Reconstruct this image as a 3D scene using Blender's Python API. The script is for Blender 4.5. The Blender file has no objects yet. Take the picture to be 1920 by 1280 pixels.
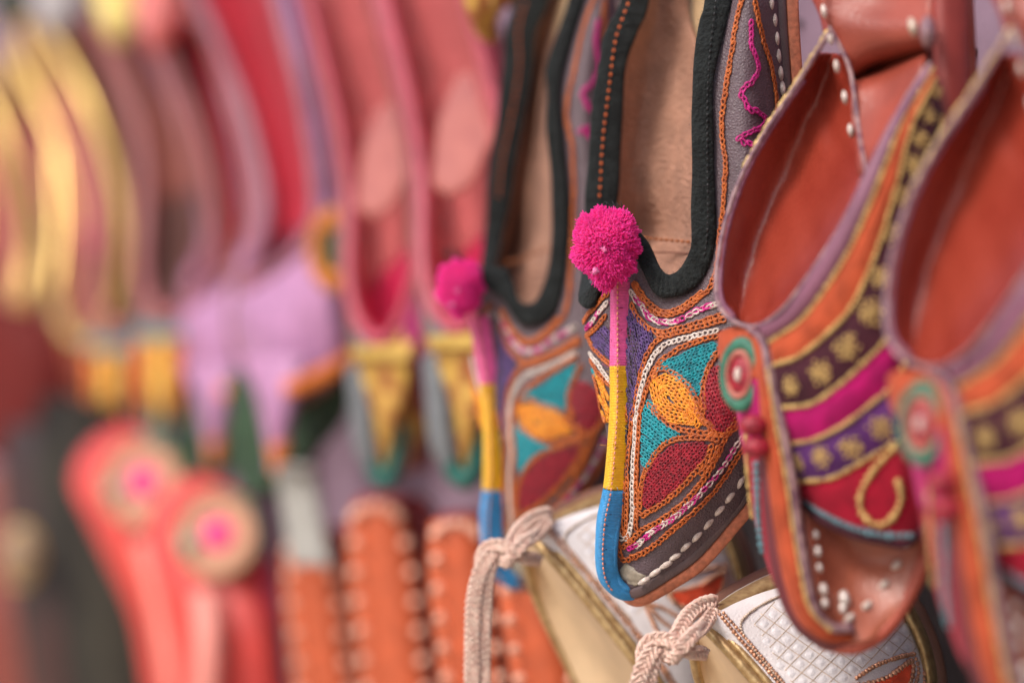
import bpy, math, random
import numpy as np
from mathutils import Vector, Matrix
from mathutils.bvhtree import BVHTree
random.seed(7); rng = np.random.default_rng(7)
R = math.radians
S = bpy.context.scene
COL = S.collection

# ------------------------------------------------------------------ camera, sky, sun
F = 4800.0            # 90 mm lens on a 36 mm sensor, in photo pixels
cd = bpy.data.cameras.new('camera'); cam = bpy.data.objects.new('camera', cd); COL.objects.link(cam)
cam.location = (0, 0, 0); cam.rotation_euler = (R(90), 0, 0)
cd.lens = 90; cd.sensor_width = 36; cd.clip_start = 0.05; cd.clip_end = 50
cd.dof.use_dof = True; cd.dof.focus_distance = 0.781; cd.dof.aperture_fstop = 4.0; cd.dof.aperture_blades = 0
S.camera = cam
SUN_EL, SUN_AZ = 46, 228       # azimuth from +Y, clockwise
w = bpy.data.worlds.new("World"); S.world = w; w.use_nodes = True
nt = w.node_tree; sky = nt.nodes.new('ShaderNodeTexSky'); sky.sky_type = 'NISHITA'; sky.sun_disc = False
sky.sun_elevation = R(SUN_EL); sky.sun_rotation = R(SUN_AZ); sky.dust_density = 4; sky.ozone_density = 0.5; sky.air_density = 1.0
nt.links.new(sky.outputs[0], nt.nodes['Background'].inputs[0]); nt.nodes['Background'].inputs[1].default_value = 0.135
sd = bpy.data.lights.new('sun', 'SUN'); sd.energy = 1.35; sd.angle = R(17); sd.color = (1, .93, .84)
so = bpy.data.objects.new('sun', sd); COL.objects.link(so)
az = R(SUN_AZ); el = R(SUN_EL)
sdir = Vector((math.sin(az) * math.cos(el), math.cos(az) * math.cos(el), math.sin(el)))
so.rotation_euler = sdir.to_track_quat('Z', 'Y').to_euler()
V = S.view_settings
V.view_transform = 'Standard'; V.look = 'None'; V.exposure = 0.58; V.gamma = 1
V.use_white_balance = True; V.white_balance_temperature = 6200; V.white_balance_tint = 10

# ------------------------------------------------------------------ helpers
def P(x, y, Y): return np.array([(x - 960) / F * Y, Y, (640 - y) / F * Y])
def PP(L, dY=0): return np.array([P(a[0], a[1], a[2] + dY, *a[3:4]) if len(a) > 3 else P(a[0], a[1], a[2] + dY) for a in L])
def crs(C, n):
    """Catmull-Rom through control rows C (index parameter) to n samples."""
    C = np.asarray(C, float); m = len(C)
    if m == 2: t = np.linspace(0, 1, n).reshape((-1,) + (1,) * (C.ndim - 1)); return C[0] * (1 - t) + C[1] * t
    E = np.concatenate([[2 * C[0] - C[1]], C, [2 * C[-1] - C[-2]]])
    t = np.linspace(0, m - 1, n); i = np.minimum(t.astype(int), m - 2); f = (t - i).reshape((-1,) + (1,) * (C.ndim - 1))
    a, b, c, d = E[i], E[i + 1], E[i + 2], E[i + 3]
    return .5 * (2 * b + (c - a) * f + (2 * a - 5 * b + 4 * c - d) * f ** 2 + (3 * b - a - 3 * c + d) * f ** 3)
def arc(pts, step):
    """resample a polyline at even spacing"""
    pts = np.asarray(pts, float); d = np.r_[0, np.cumsum(np.linalg.norm(np.diff(pts[:, :3], axis=0), axis=1))]
    n = max(2, int(round(d[-1] / step)) + 1); s = np.linspace(0, d[-1], n)
    return np.stack([np.interp(s, d, pts[:, k]) for k in range(pts.shape[1])], 1)
def nz(v): v = np.asarray(v, float); return v / np.maximum(np.linalg.norm(v, axis=-1, keepdims=True), 1e-12)

def tag(o, label=None, cat=None, group=None, kind=None):
    if label: o['label'] = label
    if cat: o['category'] = cat
    if group: o['group'] = group
    if kind: o['kind'] = kind
    return o
def thing(name, loc, label, cat, group=None):
    o = bpy.data.objects.new(name, None); COL.objects.link(o); o.location = Vector(loc); o.empty_display_size = .01
    return tag(o, label, cat, group)
def origin_of(p):
    v = Vector((0, 0, 0))
    while p: v += p.location; p = p.parent
    return v
def mesh(name, verts, faces, mat, parent=None, uvs=None, smooth=True, label=None, kind=None, solid=0):
    off = np.array(origin_of(parent)) if parent else np.zeros(3)
    me = bpy.data.meshes.new(name)
    me.from_pydata((np.asarray(verts) - off).tolist(), [], [tuple(int(k) for k in f) for f in faces])
    if smooth: me.polygons.foreach_set('use_smooth', [True] * len(me.polygons))
    if uvs is not None:
        ul = me.uv_layers.new(name='UVMap'); li = np.zeros(len(me.loops), int); me.loops.foreach_get('vertex_index', li)
        uv = np.asarray(uvs)
        if len(uv) == len(verts): ul.data.foreach_set('uv', uv[li].astype(np.float32).ravel())
        else: ul.data.foreach_set('uv', uv.astype(np.float32).ravel())
    me.materials.append(mat); me.update()
    o = bpy.data.objects.new(name, me); COL.objects.link(o)
    if parent: o.parent = parent
    if solid:
        m = o.modifiers.new('thickness', 'SOLIDIFY'); m.thickness = solid; m.offset = 0
    if label: o['label'] = label
    if kind: o['kind'] = kind
    return o

def gridfaces(nu, nv, closed_v=False, base=0):
    F_ = []
    for i in range(nu - 1):
        for j in range(nv if closed_v else nv - 1):
            k = (j + 1) % nv
            F_.append((base + i * nv + j, base + i * nv + k, base + (i + 1) * nv + k, base + (i + 1) * nv + j))
    return F_
def patch_pts(G, nu, nv, dY=0):
    g = np.array([PP(row, dY) for row in G])
    a = crs(g, nu); return crs(a.transpose(1, 0, 2), nv).transpose(1, 0, 2)
def patch(name, G, mat, parent, nu=40, nv=24, solid=.0012, label=None, dY=0, jit=0):
    p = G if isinstance(G, np.ndarray) and G.ndim == 3 else patch_pts(G, nu, nv, dY)
    nu, nv = p.shape[:2]
    if jit:
        n = surf_normals(p); a = np.arange(nu)[:, None] / nu; b = np.arange(nv)[None] / nv
        h = np.sin(a * 21 + 3 * np.sin(b * 5)) * .5 + np.sin(b * 17 + a * 11 + 1) * .5 + np.sin(a * 47 - b * 23) * .3
        p = p + n * (h * jit)[..., None]
    L = np.linalg.norm(np.diff(p, axis=0), axis=2).mean(1).sum() * 1000; W = np.linalg.norm(np.diff(p, axis=1), axis=2).mean(0).sum() * 1000
    uv = np.stack(np.meshgrid(np.linspace(0, L, nu), np.linspace(0, W, nv), indexing='ij'), -1).reshape(-1, 2)
    return mesh(name, p.reshape(-1, 3), gridfaces(nu, nv), mat, parent, uv, solid=solid, label=label)
def surf_normals(p):
    du = np.gradient(p, axis=0); dv = np.gradient(p, axis=1); n = nz(np.cross(du, dv))
    s = np.sign(-(n * p).sum(-1, keepdims=True)); s[s == 0] = 1     # toward the open side
    return n * s

def sweep(C, N, B, rn, rb, sides=8, power=1.0, cap=True, base=0):
    """tube round centres C with frame N (thickness) and B (width)."""
    n = len(C); th = np.linspace(0, 2 * math.pi, sides, endpoint=False)
    c = np.sign(np.cos(th)) * np.abs(np.cos(th)) ** power; s = np.sign(np.sin(th)) * np.abs(np.sin(th)) ** power
    rn = np.broadcast_to(np.asarray(rn, float), (n,)); rb = np.broadcast_to(np.asarray(rb, float), (n,))
    v = C[:, None] + B[:, None] * (rb[:, None] * c[None])[..., None] + N[:, None] * (rn[:, None] * s[None])[..., None]
    fs = gridfaces(n, sides, True, base)
    if cap: fs += [tuple(base + k for k in range(sides))[::-1], tuple(base + (n - 1) * sides + k for k in range(sides))]
    d = np.r_[0, np.cumsum(np.linalg.norm(np.diff(C, axis=0), axis=1))] * 1000
    uv = np.stack([np.repeat(d, sides), np.tile(np.arange(sides) / sides, n)], 1)
    return v.reshape(-1, 3), fs, uv
def frame(C, up=None):
    T = nz(np.gradient(C, axis=0))
    if up is None: up = -nz(C)
    up = np.broadcast_to(up, C.shape)
    B = nz(np.cross(T, up)); N = nz(np.cross(B, T)); return T, N, B
def tube(name, L, r, mat, parent, n=60, sides=10, label=None, flat=1.0, dY=0, up=None, world=False, kind=None, wob=0):
    C = crs(np.asarray(L) if world else PP(L, dY), n); T, N, B = frame(C, up)
    rr = np.full(n, r) if np.isscalar(r) else crs(np.array(r, float)[:, None], n)[:, 0]
    if wob: rr = rr * (1 + wob * np.sin(np.arange(n) * 1.9) + wob * np.sin(np.arange(n) * .7))
    v, f, uv = sweep(C, N, B, rr * flat, rr, sides)
    return mesh(name, v, f, mat, parent, uv, label=label, kind=kind)
def band(name, A, Bp, th, mat, parent, n=60, sides=16, power=.7, label=None, dY=0, kind=None, taper=None, pucker=0):
    """padded strip between two traced edges"""
    a = crs(PP(A, dY), n); b = crs(PP(Bp, dY), n); C = (a + b) / 2; W = (b - a) / 2; wl = np.linalg.norm(W, axis=1)
    T = nz(np.gradient(C, axis=0)); Bn = nz(W); N = nz(np.cross(T, Bn))
    rn = np.full(n, th / 2)
    if taper is not None: rn = rn * crs(np.array(taper, float)[:, None], n)[:, 0]
    if pucker:
        k = np.arange(n) / n; bend = np.linalg.norm(np.gradient(T, axis=0), axis=1); bend = np.minimum(1, bend * 12)
        wl = wl * (1 + pucker * .5 * (np.sin(k * 37) * .5 + np.sin(k * 83 + 2) * .5)); rn = rn * (1 + pucker * (np.sin(k * 61 + 1) * .6 + np.sin(k * 400) * bend * 1.4))
    v, f, uv = sweep(C, N, Bn, rn, wl, sides, power)
    return mesh(name, v, f, mat, parent, uv, label=label, kind=kind)
def bvh_of(*grids):
    vs, fs = [], []
    for g in grids:
        b = len(vs); nu, nv = g.shape[:2]; vs += [Vector(p) for p in g.reshape(-1, 3)]; fs += gridfaces(nu, nv, base=b)
    return BVHTree.FromPolygons(vs, fs)
def proj(bvh, x, y, Yd=.78, off=.0006):
    d = Vector(P(x, y, Yd)).normalized()
    h, n, i, k = bvh.ray_cast(Vector((0, 0, 0)), d)
    if h is None: h, n, i, k = bvh.find_nearest(Vector(P(x, y, Yd)))
    if n.dot(d) > 0: n = -n
    return np.array(h + n * off), np.array(n)
def on(bvh, pts, off=.0006, Yd=.78):
    a = [proj(bvh, p[0], p[1], Yd, off) for p in pts]
    return np.array([q[0] for q in a]), np.array([q[1] for q in a])

# chain stitch: teardrop loops of thread, each rooted in the one before
def chain(Pts, Ns, pitch=.00170, wd=.00094, r=.00032, sides=5, acc=None, jit=.12):
    acc = acc if acc is not None else ([], [])
    pn = arc(np.hstack([Pts, Ns]), pitch); C = pn[:, :3]; N = nz(pn[:, 3:])
    if len(C) < 2: return acc
    T = nz(np.gradient(C, axis=0)); B = nz(np.cross(T, N)); N = nz(np.cross(B, T))
    ph = np.linspace(0, 2 * math.pi, 11)[:-1]
    ax = (.5 - .5 * np.cos(ph)); wx = np.sin(ph) * (.45 + .55 * ax) ; hz = .25 - .45 * ax + .3 * np.abs(np.sin(ph))
    for i in range(len(C)):
        j = 1 + random.uniform(-jit, jit); rot = random.uniform(-.12, .12); lz = random.uniform(.85, 1.2)
        t = T[i] + B[i] * rot; b = B[i] - T[i] * rot
        c = C[i] + np.outer(ax * pitch * 1.38 * lz, t) + np.outer(wx * wd * j, b) + np.outer((hz + .25) * r * 1.6, N[i])
        tt = nz(np.roll(c, -1, 0) - np.roll(c, 1, 0)); bb = nz(np.cross(tt, N[i])); n2 = np.cross(bb, tt)
        th = np.linspace(0, 2 * math.pi, sides, endpoint=False)
        v = c[:, None] + r * (bb[:, None] * np.cos(th)[None, :, None] + n2[:, None] * np.sin(th)[None, :, None])
        base = len(acc[0]); m = len(c)
        acc[0].extend(v.reshape(-1, 3).tolist())
        for q in range(m):
            for k in range(sides):
                acc[1].append((base + q * sides + k, base + q * sides + (k + 1) % sides, base + ((q + 1) % m) * sides + (k + 1) % sides, base + ((q + 1) % m) * sides + k))
    return acc
def one_stitch(c, t, ln, r, m, parent, name='stitch'):
    C = crs(np.array([c - t * ln / 2 + nz(c) * r, c + nz(-c) * r * .7, c + t * ln / 2 + nz(c) * r]), 7); T_, N_, B_ = frame(C)
    rr = r * np.array([.5, .9, 1, 1.05, 1, .9, .5]); v, f, uv = sweep(C, N_, B_, rr, rr, 8); return mesh(name, v, f, m, parent)
def inside(poly, x, y):
    c = False; n = len(poly)
    for i in range(n):
        x1, y1 = poly[i]; x2, y2 = poly[i - 1]
        if (y1 > y) != (y2 > y) and x < (x2 - x1) * (y - y1) / (y2 - y1) + x1: c = not c
    return c
def scan(poly, ang, gap, wav=1.2):
    """rows of needlework across a traced outline"""
    ca, sa = math.cos(R(ang)), math.sin(R(ang)); cx = sum(p[0] for p in poly) / len(poly); cy = sum(p[1] for p in poly) / len(poly)
    out = []; k = -200
    while k < 200:
        run = []; s = -200; ph = random.uniform(0, 6)
        while s < 200:
            o = k + wav * math.sin(s * .09 + ph)
            x = cx + ca * s - sa * o; y = cy + sa * s + ca * o
            if inside(poly, x, y): run.append((x, y))
            else:
                if len(run) > 2: out.append(run)
                run = []
            s += 2.5
        if len(run) > 2: out.append(run)
        k += gap * random.uniform(.93, 1.07)
    return out

# ------------------------------------------------------------------ materials
def lin(c): return tuple(((v / 255) / 12.92 if v / 255 <= .04045 else ((v / 255 + .055) / 1.055) ** 2.4) for v in c)
MC = {}
def mat(name, rgb, rough=.6, metal=0, sheen=0, bump=0, bscale=900, var=.18, vscale=250, spec=.5, kindb='noise', rgb2=None, wave=None, coat=0, trans=0, bd=.0004):
    if name in MC: return MC[name]
    m = bpy.data.materials.new(name); m.use_nodes = True; n = m.node_tree.nodes; l = m.node_tree.links
    b = n['Principled BSDF']; c = lin(rgb)
    b.inputs['Roughness'].default_value = rough; b.inputs['Metallic'].default_value = metal
    b.inputs['Specular IOR Level'].default_value = spec
    if sheen: b.inputs['Sheen Weight'].default_value = sheen; b.inputs['Sheen Roughness'].default_value = .45; b.inputs['Sheen Tint'].default_value = (*[min(1, v * 1.6 + .1) for v in c], 1)
    if coat: b.inputs['Coat Weight'].default_value = coat; b.inputs['Coat Roughness'].default_value = .2
    tc = n.new('ShaderNodeTexCoord')
    ns = n.new('ShaderNodeTexNoise'); ns.inputs['Scale'].default_value = vscale; ns.inputs['Detail'].default_value = 4; l.new(tc.outputs['Object'], ns.inputs['Vector'])
    mx = n.new('ShaderNodeMix'); mx.data_type = 'RGBA'
    lo = [v * (1 - var) for v in c]; hi = [min(1, v * (1 + var)) for v in c]
    if rgb2: lo = lin(rgb2); hi = c
    rp = n.new('ShaderNodeValToRGB'); rp.color_ramp.elements[0].position = .35; rp.color_ramp.elements[1].position = .65
    l.new(ns.outputs['Fac'], rp.inputs[0]); l.new(rp.outputs[0], mx.inputs[0])
    mx.inputs[6].default_value = (*lo, 1); mx.inputs[7].default_value = (*hi, 1); l.new(mx.outputs[2], b.inputs['Base Color'])
    rv = n.new('ShaderNodeMapRange'); rv.inputs[3].default_value = max(0, rough - .08); rv.inputs[4].default_value = min(1, rough + .1); l.new(ns.outputs['Fac'], rv.inputs[0]); l.new(rv.outputs[0], b.inputs['Roughness'])
    if bump or wave:
        bp = n.new('ShaderNodeBump'); bp.inputs['Distance'].default_value = bd; bp.inputs['Strength'].default_value = bump or .6
        if wave:
            wv = n.new('ShaderNodeTexWave'); wv.wave_type = 'BANDS'; wv.bands_direction = 'X'; wv.inputs['Scale'].default_value = wave; wv.inputs['Distortion'].default_value = .8; wv.inputs['Detail Scale'].default_value = 2
            l.new(tc.outputs['UV'], wv.inputs['Vector']); l.new(wv.outputs['Fac'], bp.inputs['Height'])
            m2 = n.new('ShaderNodeMix'); m2.data_type = 'RGBA'; m2.blend_type = 'MULTIPLY'; m2.inputs[0].default_value = .28
            l.new(mx.outputs[2], m2.inputs[6]); l.new(wv.outputs['Color'], m2.inputs[7]); l.new(m2.outputs[2], b.inputs['Base Color'])
        elif kindb == 'leather':
            vo = n.new('ShaderNodeTexVoronoi'); vo.feature = 'DISTANCE_TO_EDGE'; vo.inputs['Scale'].default_value = bscale; l.new(tc.outputs['Object'], vo.inputs['Vector']); l.new(vo.outputs['Distance'], bp.inputs['Height'])
        else:
            n2 = n.new('ShaderNodeTexNoise'); n2.inputs['Scale'].default_value = bscale; n2.inputs['Detail'].default_value = 3; l.new(tc.outputs['Object'], n2.inputs['Vector']); l.new(n2.outputs['Fac'], bp.inputs['Height'])
        l.new(bp.outputs[0], b.inputs['Normal'])
    if name == 'hot_pink_wool': b.inputs['Subsurface Weight'].default_value = .5; b.inputs['Subsurface Radius'].default_value = (.003, .001, .002); b.inputs['Subsurface Scale'].default_value = 1
    MC[name] = m; return m
def thread(name, rgb, **k):
    d = dict(rough=.45, sheen=.3, var=.3, vscale=700, bump=.5, bscale=2500); d.update(k); return mat(name, rgb, **d)
def velvet(name, rgb, **k):
    d = dict(rough=.9, sheen=.6, var=.22, vscale=160, bump=.35, bscale=1500, spec=.2); d.update(k); return mat(name, rgb, **d)
def leather(name, rgb, **k):
    d = dict(rough=.5, var=.14, vscale=90, bump=.5, bscale=900, kindb='leather'); d.update(k); return mat(name, rgb, **d)

M_ = dict(
 grey=leather('grey_leather', (92, 76, 82), bscale=1000, bump=.9, bd=.0005),
 suede=mat('black_suede', (31, 34, 34), rough=.9, bump=1, bscale=900, var=.35, vscale=250, sheen=.12, bd=.0010, spec=.25),
 tan=mat('tan_insole', (164, 120, 98), rough=.72, bump=1, bscale=700, var=.13, vscale=140, bd=.002),
 pale=leather('pale_lining', (200, 170, 130)),
 sole=mat('raw_sole_edge', (186, 112, 82), rough=.7, bump=.7, bscale=700, var=.22, vscale=500),
 welt=leather('worn_welt', (92, 74, 74)),
 orange=thread('orange_thread', (198, 104, 36), rgb2=(146, 66, 22)),
 teal=thread('teal_thread', (12, 150, 160), rgb2=(4, 104, 116)),
 yellow=thread('yellow_thread', (238, 160, 34), rgb2=(205, 112, 18)),
 crimson=thread('crimson_thread', (164, 24, 46), rgb2=(110, 12, 30)),
 white=thread('white_thread', (222, 208, 198), rgb2=(180, 162, 150)),
 magenta=thread('magenta_thread', (206, 30, 136), rgb2=(160, 16, 96)),
 violet=thread('violet_thread', (92, 62, 122), rgb2=(52, 34, 74)),
 dark=thread('dark_thread', (58, 34, 48), rgb2=(30, 20, 30)),
 black=thread('black_thread', (24, 24, 26)),
 salmon=thread('salmon_thread', (214, 140, 110)),
 wpink=thread('pink_wrapping', (242, 98, 162), wave=.66, var=.12), wyellow=thread('yellow_wrapping', (255, 188, 22), wave=.66, var=.1),
 wblue=thread('blue_wrapping', (60, 152, 216), wave=.66, var=.12),
 pom=mat('hot_pink_wool', (255, 44, 140), rough=.9, sheen=.7, var=.12, vscale=300, spec=.1),
 pomw=mat('pale_wool', (250, 140, 190), rough=.9, sheen=.5),
 gold=mat('gold_thread', (198, 166, 104), rough=.4, metal=.5, var=.25, vscale=600, bump=.5, bscale=1800),
 goldl=mat('gold_leather', (196, 168, 120), rough=.36, metal=.55, rgb2=(160, 128, 86), vscale=350, bump=.6, bscale=500),
 rosegold=mat('rose_gold_beading', (196, 146, 116), rough=.35, metal=.6, var=.3, vscale=700, bump=.5, bscale=1500),
 red=leather('red_brown_leather', (142, 54, 38), rough=.34, bscale=420, bump=.5, rgb2=(126, 42, 30), vscale=38),
 redin=leather('red_insole_leather', (142, 62, 46), rough=.45, bscale=500, var=.15, vscale=60),
 lilacpipe=leather('faded_lilac_piping', (158, 126, 124), rough=.4, rgb2=(104, 70, 84), vscale=330),
 vorange=velvet('orange_velvet', (160, 70, 42)), vpurple=velvet('purple_velvet', (84, 44, 98)), vmag=velvet('magenta_velvet', (150, 12, 84)),
 vblack=velvet('black_brown_velvet', (62, 28, 38)), vcrim=velvet('crimson_velvet', (136, 16, 38)), vmauve=leather('mauve_lining', (120, 72, 92)),
 green=thread('green_thread', (46, 104, 82)), bluegrey=thread('blue_grey_thread', (92, 130, 140)),
 cord=thread('pale_pink_cord', (255, 226, 206), rgb2=(236, 188, 168), vscale=700, rough=.35, bump=1, bd=.0008),
 wleather=leather('white_leather', (222, 216, 216), rough=.42, var=.07, bump=.5),
 wscale=mat('white_padding', (222, 218, 220), rough=.45, var=.08, bump=.7, vscale=500),
 net=mat('silver_gold_net', (196, 176, 158), rough=.4, metal=.3, var=.25, vscale=500),
 cream=mat('cream_lining', (214, 184, 146), rough=.7, var=.08, vscale=60, bump=.2),
 gem=velvet('coral_applique', (236, 88, 56)),
 wall=mat('mauve_cloth', (136, 112, 128), rough=.9, var=.15, vscale=30, bump=.4, bscale=600),
 iron=mat('dark_iron', (40, 36, 36), rough=.5, metal=.6),
)

# ------------------------------------------------------------------ the wall the shoes hang on
def wallpt(Y, back=.075): return .0933 - .413 * (Y - .8) + back
ya, yb = .40, 3.2
mesh('wall', [(wallpt(ya), ya, -.8), (wallpt(yb), yb, -.8), (wallpt(yb), yb, .8), (wallpt(ya), ya, .8),
              (wallpt(ya) + .03, ya, -.8), (wallpt(yb) + .03, yb, -.8), (wallpt(yb) + .03, yb, .8), (wallpt(ya) + .03, ya, .8)],
     [(0, 1, 2, 3), (7, 6, 5, 4), (3, 2, 6, 7), (0, 4, 5, 1), (0, 3, 7, 4), (1, 5, 6, 2)], M_['wall'], smooth=False, kind='structure')
mesh('ground', [(-12, -12, -1.3), (12, -12, -1.3), (12, 14, -1.3), (-12, 14, -1.3)], [(0, 1, 2, 3)], mat('dusty_paving', (190, 172, 150), rough=.9, vscale=3), smooth=False, kind='structure')
def wall_at(x, y):
    t = (x - 960) / F; Y = (.0933 + .413 * .8 + .075) / (t + .413); return P(x, y, Y)
xs = lambda Y, o: (wallpt(Y) - o, Y)
fv = []
for zz in (-.6, -.045):
    for Y_, o_ in ((.5, .02), (.98, .02), (.98, .012), (.5, .012)): fv.append((*xs(Y_, o_), zz))
tag(mesh('dark_sheet', fv, [(0, 1, 5, 4), (1, 2, 6, 5), (2, 3, 7, 6), (3, 0, 4, 7), (4, 5, 6, 7), (3, 2, 1, 0)], mat('dark_grey_sheet', (50, 44, 48), rough=.95, sheen=.3, vscale=60, bump=.8, bscale=300), smooth=False), 'dark grey sheet low on the wall behind the white slippers', 'cloth')  # dark grey sheet set before the lower wall, making it darker there
for (x, y, lb) in ((1503, 45, 'small dark nail in the mauve wall beside the grey shoe sole'), (1828, 98, 'small dark nail in the mauve wall beside the red shoe strap')):
    c = wall_at(x, y); n = nz(np.array([-.92, -.38, 0])); C = np.array([c - n * .002, c + n * .002, c + n * .0022]); T_, N_, B_ = frame(C, np.array([0, 0, 1.]))
    v, f, uv = sweep(C, N_, B_, [.0012, .0014, .0006], [.0012, .0014, .0006], 12)
    tag(mesh('nail', v, f, M_['iron']), lb, 'nail')

# ------------------------------------------------------------------ grey embroidered shoe in focus
def T1(L): return [(1060 + a / 4.267, 480 + b / 4.267) for a, b in L]
def T2(L): return [(1060 + a / 3.37, 760 + b / 3.37) for a, b in L]
def T3(L): return [(1060 + a / 2.461, b / 2.461) for a, b in L]
def T6(L): return [(1330 + a / 1.778, 560 + b / 1.778) for a, b in L]
def sp(L, n=None): return crs(np.array(L, float), n or max(8, len(L) * 8)).tolist()

GREY = 'grey embroidered shoes with pompoms'
WARP = None
P0 = P
STRIP = False
def P(x, y, Y, strip=0):
    if WARP is not None:
        if strip or STRIP: return P0(x + np.interp(y, SY, SX), y + np.interp(y, SY, SZ), Y + .125)
        x, y, Y = WARP(x, y, Y)
    return P0(x, y, Y)
SY = [395, 463, 540, 680, 918, 1105]; SX = [-298, -275, -264, -246, -227, -206]; SZ = [84, 77, 62, 35, 2, -20]
def tps(src, dst, dY):
    """smooth map between the traced outlines of one shoe and of its differently bent twin"""
    A = np.array(src, float); B = np.array(dst, float); n = len(A)
    U = lambda r: np.where(r > 0, r * r * np.log(np.maximum(r, 1e-9)), 0)
    K = U(np.linalg.norm(A[:, None] - A[None], axis=2)) + np.eye(n) * 500; Q = np.c_[np.ones(n), A]
    M = np.block([[K, Q], [Q.T, np.zeros((3, 3))]]); Wt = np.linalg.solve(M, np.r_[B - A, np.zeros((3, 2))])
    def f(x, y, Y):
        u = U(np.hypot(A[:, 0] - x, A[:, 1] - y)); d = u @ Wt[:n] + Wt[n] + Wt[n + 1] * x + Wt[n + 2] * y
        return x + d[0], y + d[1], Y + dY
    return f
def grey_shoe(label):
    g1 = thing('embroidered_shoe', P(1230, 1120, .79), label, 'shoe', GREY)
    near = [  # inner (rim), q1, q2, outer (centre line then sole seam)
     [(1160,425,.790,1),(1160,435,.790,1),(1160,445,.789,1),(1160,455,.789,1)],
     [(1205,490,.785),(1192,535,.785),(1180,570,.786),(1163,600,.789,1)],
     [(1245,545,.781),(1225,640,.779),(1195,710,.782),(1162,780,.789,1)],
     [(1275,550,.778),(1265,720,.773),(1215,860,.779),(1157,960,.791)],
     [(1305,535,.776),(1305,760,.770),(1250,940,.778),(1160,1070,.796)],
     [(1323,505,.774),(1345,740,.768),(1300,950,.776),(1197,1104,.794)],
     [(1336,465,.773),(1375,700,.767),(1360,890,.775),(1297,1043,.788)],
     [(1340,400,.773),(1395,620,.766),(1408,800,.773),(1402,918,.785)],
     [(1339,280,.772),(1400,450,.765),(1440,560,.772),(1456,650,.782)],
     [(1337,150,.772),(1395,200,.766),(1435,250,.771),(1476,330,.781)],
     [(1370,0,.775),(1400,0,.768),(1430,0,.771),(1458,0,.780)],
     [(1395,-150,.782),(1420,-150,.772),(1440,-150,.775),(1460,-150,.785)]]
    far = [
     [(1160,455,.790,1),(1154,458,.793,1),(1148,460,.797,1),(1150,460,.81,1)],
     [(1162,540,.790,1),(1128,545,.797),(1097,555,.812),(1125,555,.835)],
     [(1163,600,.789,1),(1130,600,.794),(1101,610,.810),(1150,620,.845)],
     [(1162,700,.789,1),(1140,705,.794),(1119,705,.807),(1175,710,.845)],
     [(1160,820,.790),(1151,820,.796),(1144,820,.804),(1190,820,.838)],
     [(1157,960,.792),(1153,960,.797),(1151,960,.803),(1185,960,.825)],
     [(1160,1070,.796),(1162,1072,.799),(1168,1074,.803),(1180,1076,.812)]]
    gn = patch_pts(near, 90, 50); gf = patch_pts(far, 50, 26)
    patch('vamp', gn, M_['grey'], g1, solid=.0012, jit=.00012); patch('vamp', gf, M_['grey'], g1, solid=.0012, label='far side of the vamp')
    BV = bvh_of(gn, gf)
    # lining / insole seen in the opening
    patch('insole', [
     [(1190,-150,.845),(1240,-150,.862),(1290,-150,.86),(1330,-150,.835)],
     [(1188,0,.842),(1230,0,.858),(1262,0,.856),(1290,0,.855)],
     [(1170,100,.842),(1215,100,.855),(1275,100,.850),(1312,100,.835)],
     [(1155,220,.841),(1205,220,.853),(1270,220,.842),(1325,220,.815)],
     [(1148,340,.841),(1200,340,.850),(1265,340,.836),(1328,340,.805)],
     [(1142,425,.838),(1200,430,.855),(1262,430,.838),(1322,430,.80)],
     [(1135,455,.833),(1195,462,.850),(1262,462,.832),(1318,460,.798)],
     [(1125,500,.825),(1190,505,.840),(1258,508,.824),(1308,500,.795)],
     [(1115,540,.815),(1180,545,.825),(1245,545,.810),(1290,540,.79)]], M_['tan'], g1, 90, 40, jit=.00025, dY=0 if WARP is None else .010)
    patch('heel_lining', [[(1278,-150,.872),(1310,-150,.86),(1345,-150,.83)],[(1282,0,.868),(1310,0,.85),(1345,0,.82)],[(1292,70,.862),(1312,70,.845),(1340,70,.815)],[(1302,130,.855),(1318,130,.84),(1335,130,.81)]], M_['pale'], g1, 14, 10)
    acc = ([], [])
    for i in range(9):
        x = 1207 + i * 10; pts = [(x, 446 + .9 * i, .812), (x + 5.5, 446.4 + .9 * i, .8118)]
        d = [P(a, b, 0.828 - (a - 1207) * .0002) for a, b, _ in pts]; C = crs(np.array(d), 4); T_, N_, B_ = frame(C)
        v, f, uv = sweep(C, N_, B_, .0004, .0005, 6, base=len(acc[0])); acc[0].extend(v.tolist()); acc[1].extend(f)
    mesh('insole_stitching', acc[0], acc[1], thread('ochre_thread', (150, 84, 40)), g1, kind='stuff')
    tube('insole_fold', [(1196,474,.827),(1250,473,.826),(1300,475,.806)], .0003, mat('fold_tan', (126, 82, 66), rough=.8), g1, n=30)
    # black suede binding
    bi = [(1232,-150,.842),(1218,0,.840),(1195,60,.839),(1175,130,.838),(1167,230,.838),(1163,320,.838),(1155,385,.838),(1145,450,.836),(1135,510,.816),(1120,538,.799),(1120,520,.796),(1140,455,.795,1),(1152,395,.788,1),(1180,417,.786,1),(1215,455,.784),(1237,500,.780),(1252,514,.778),(1275,502,.776),(1292,475,.774),(1297,440,.773),(1296,370,.772),(1296,280,.771),(1297,200,.771),(1300,130,.771),(1312,40,.773),(1320,0,.774),(1338,-150,.780)]
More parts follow.
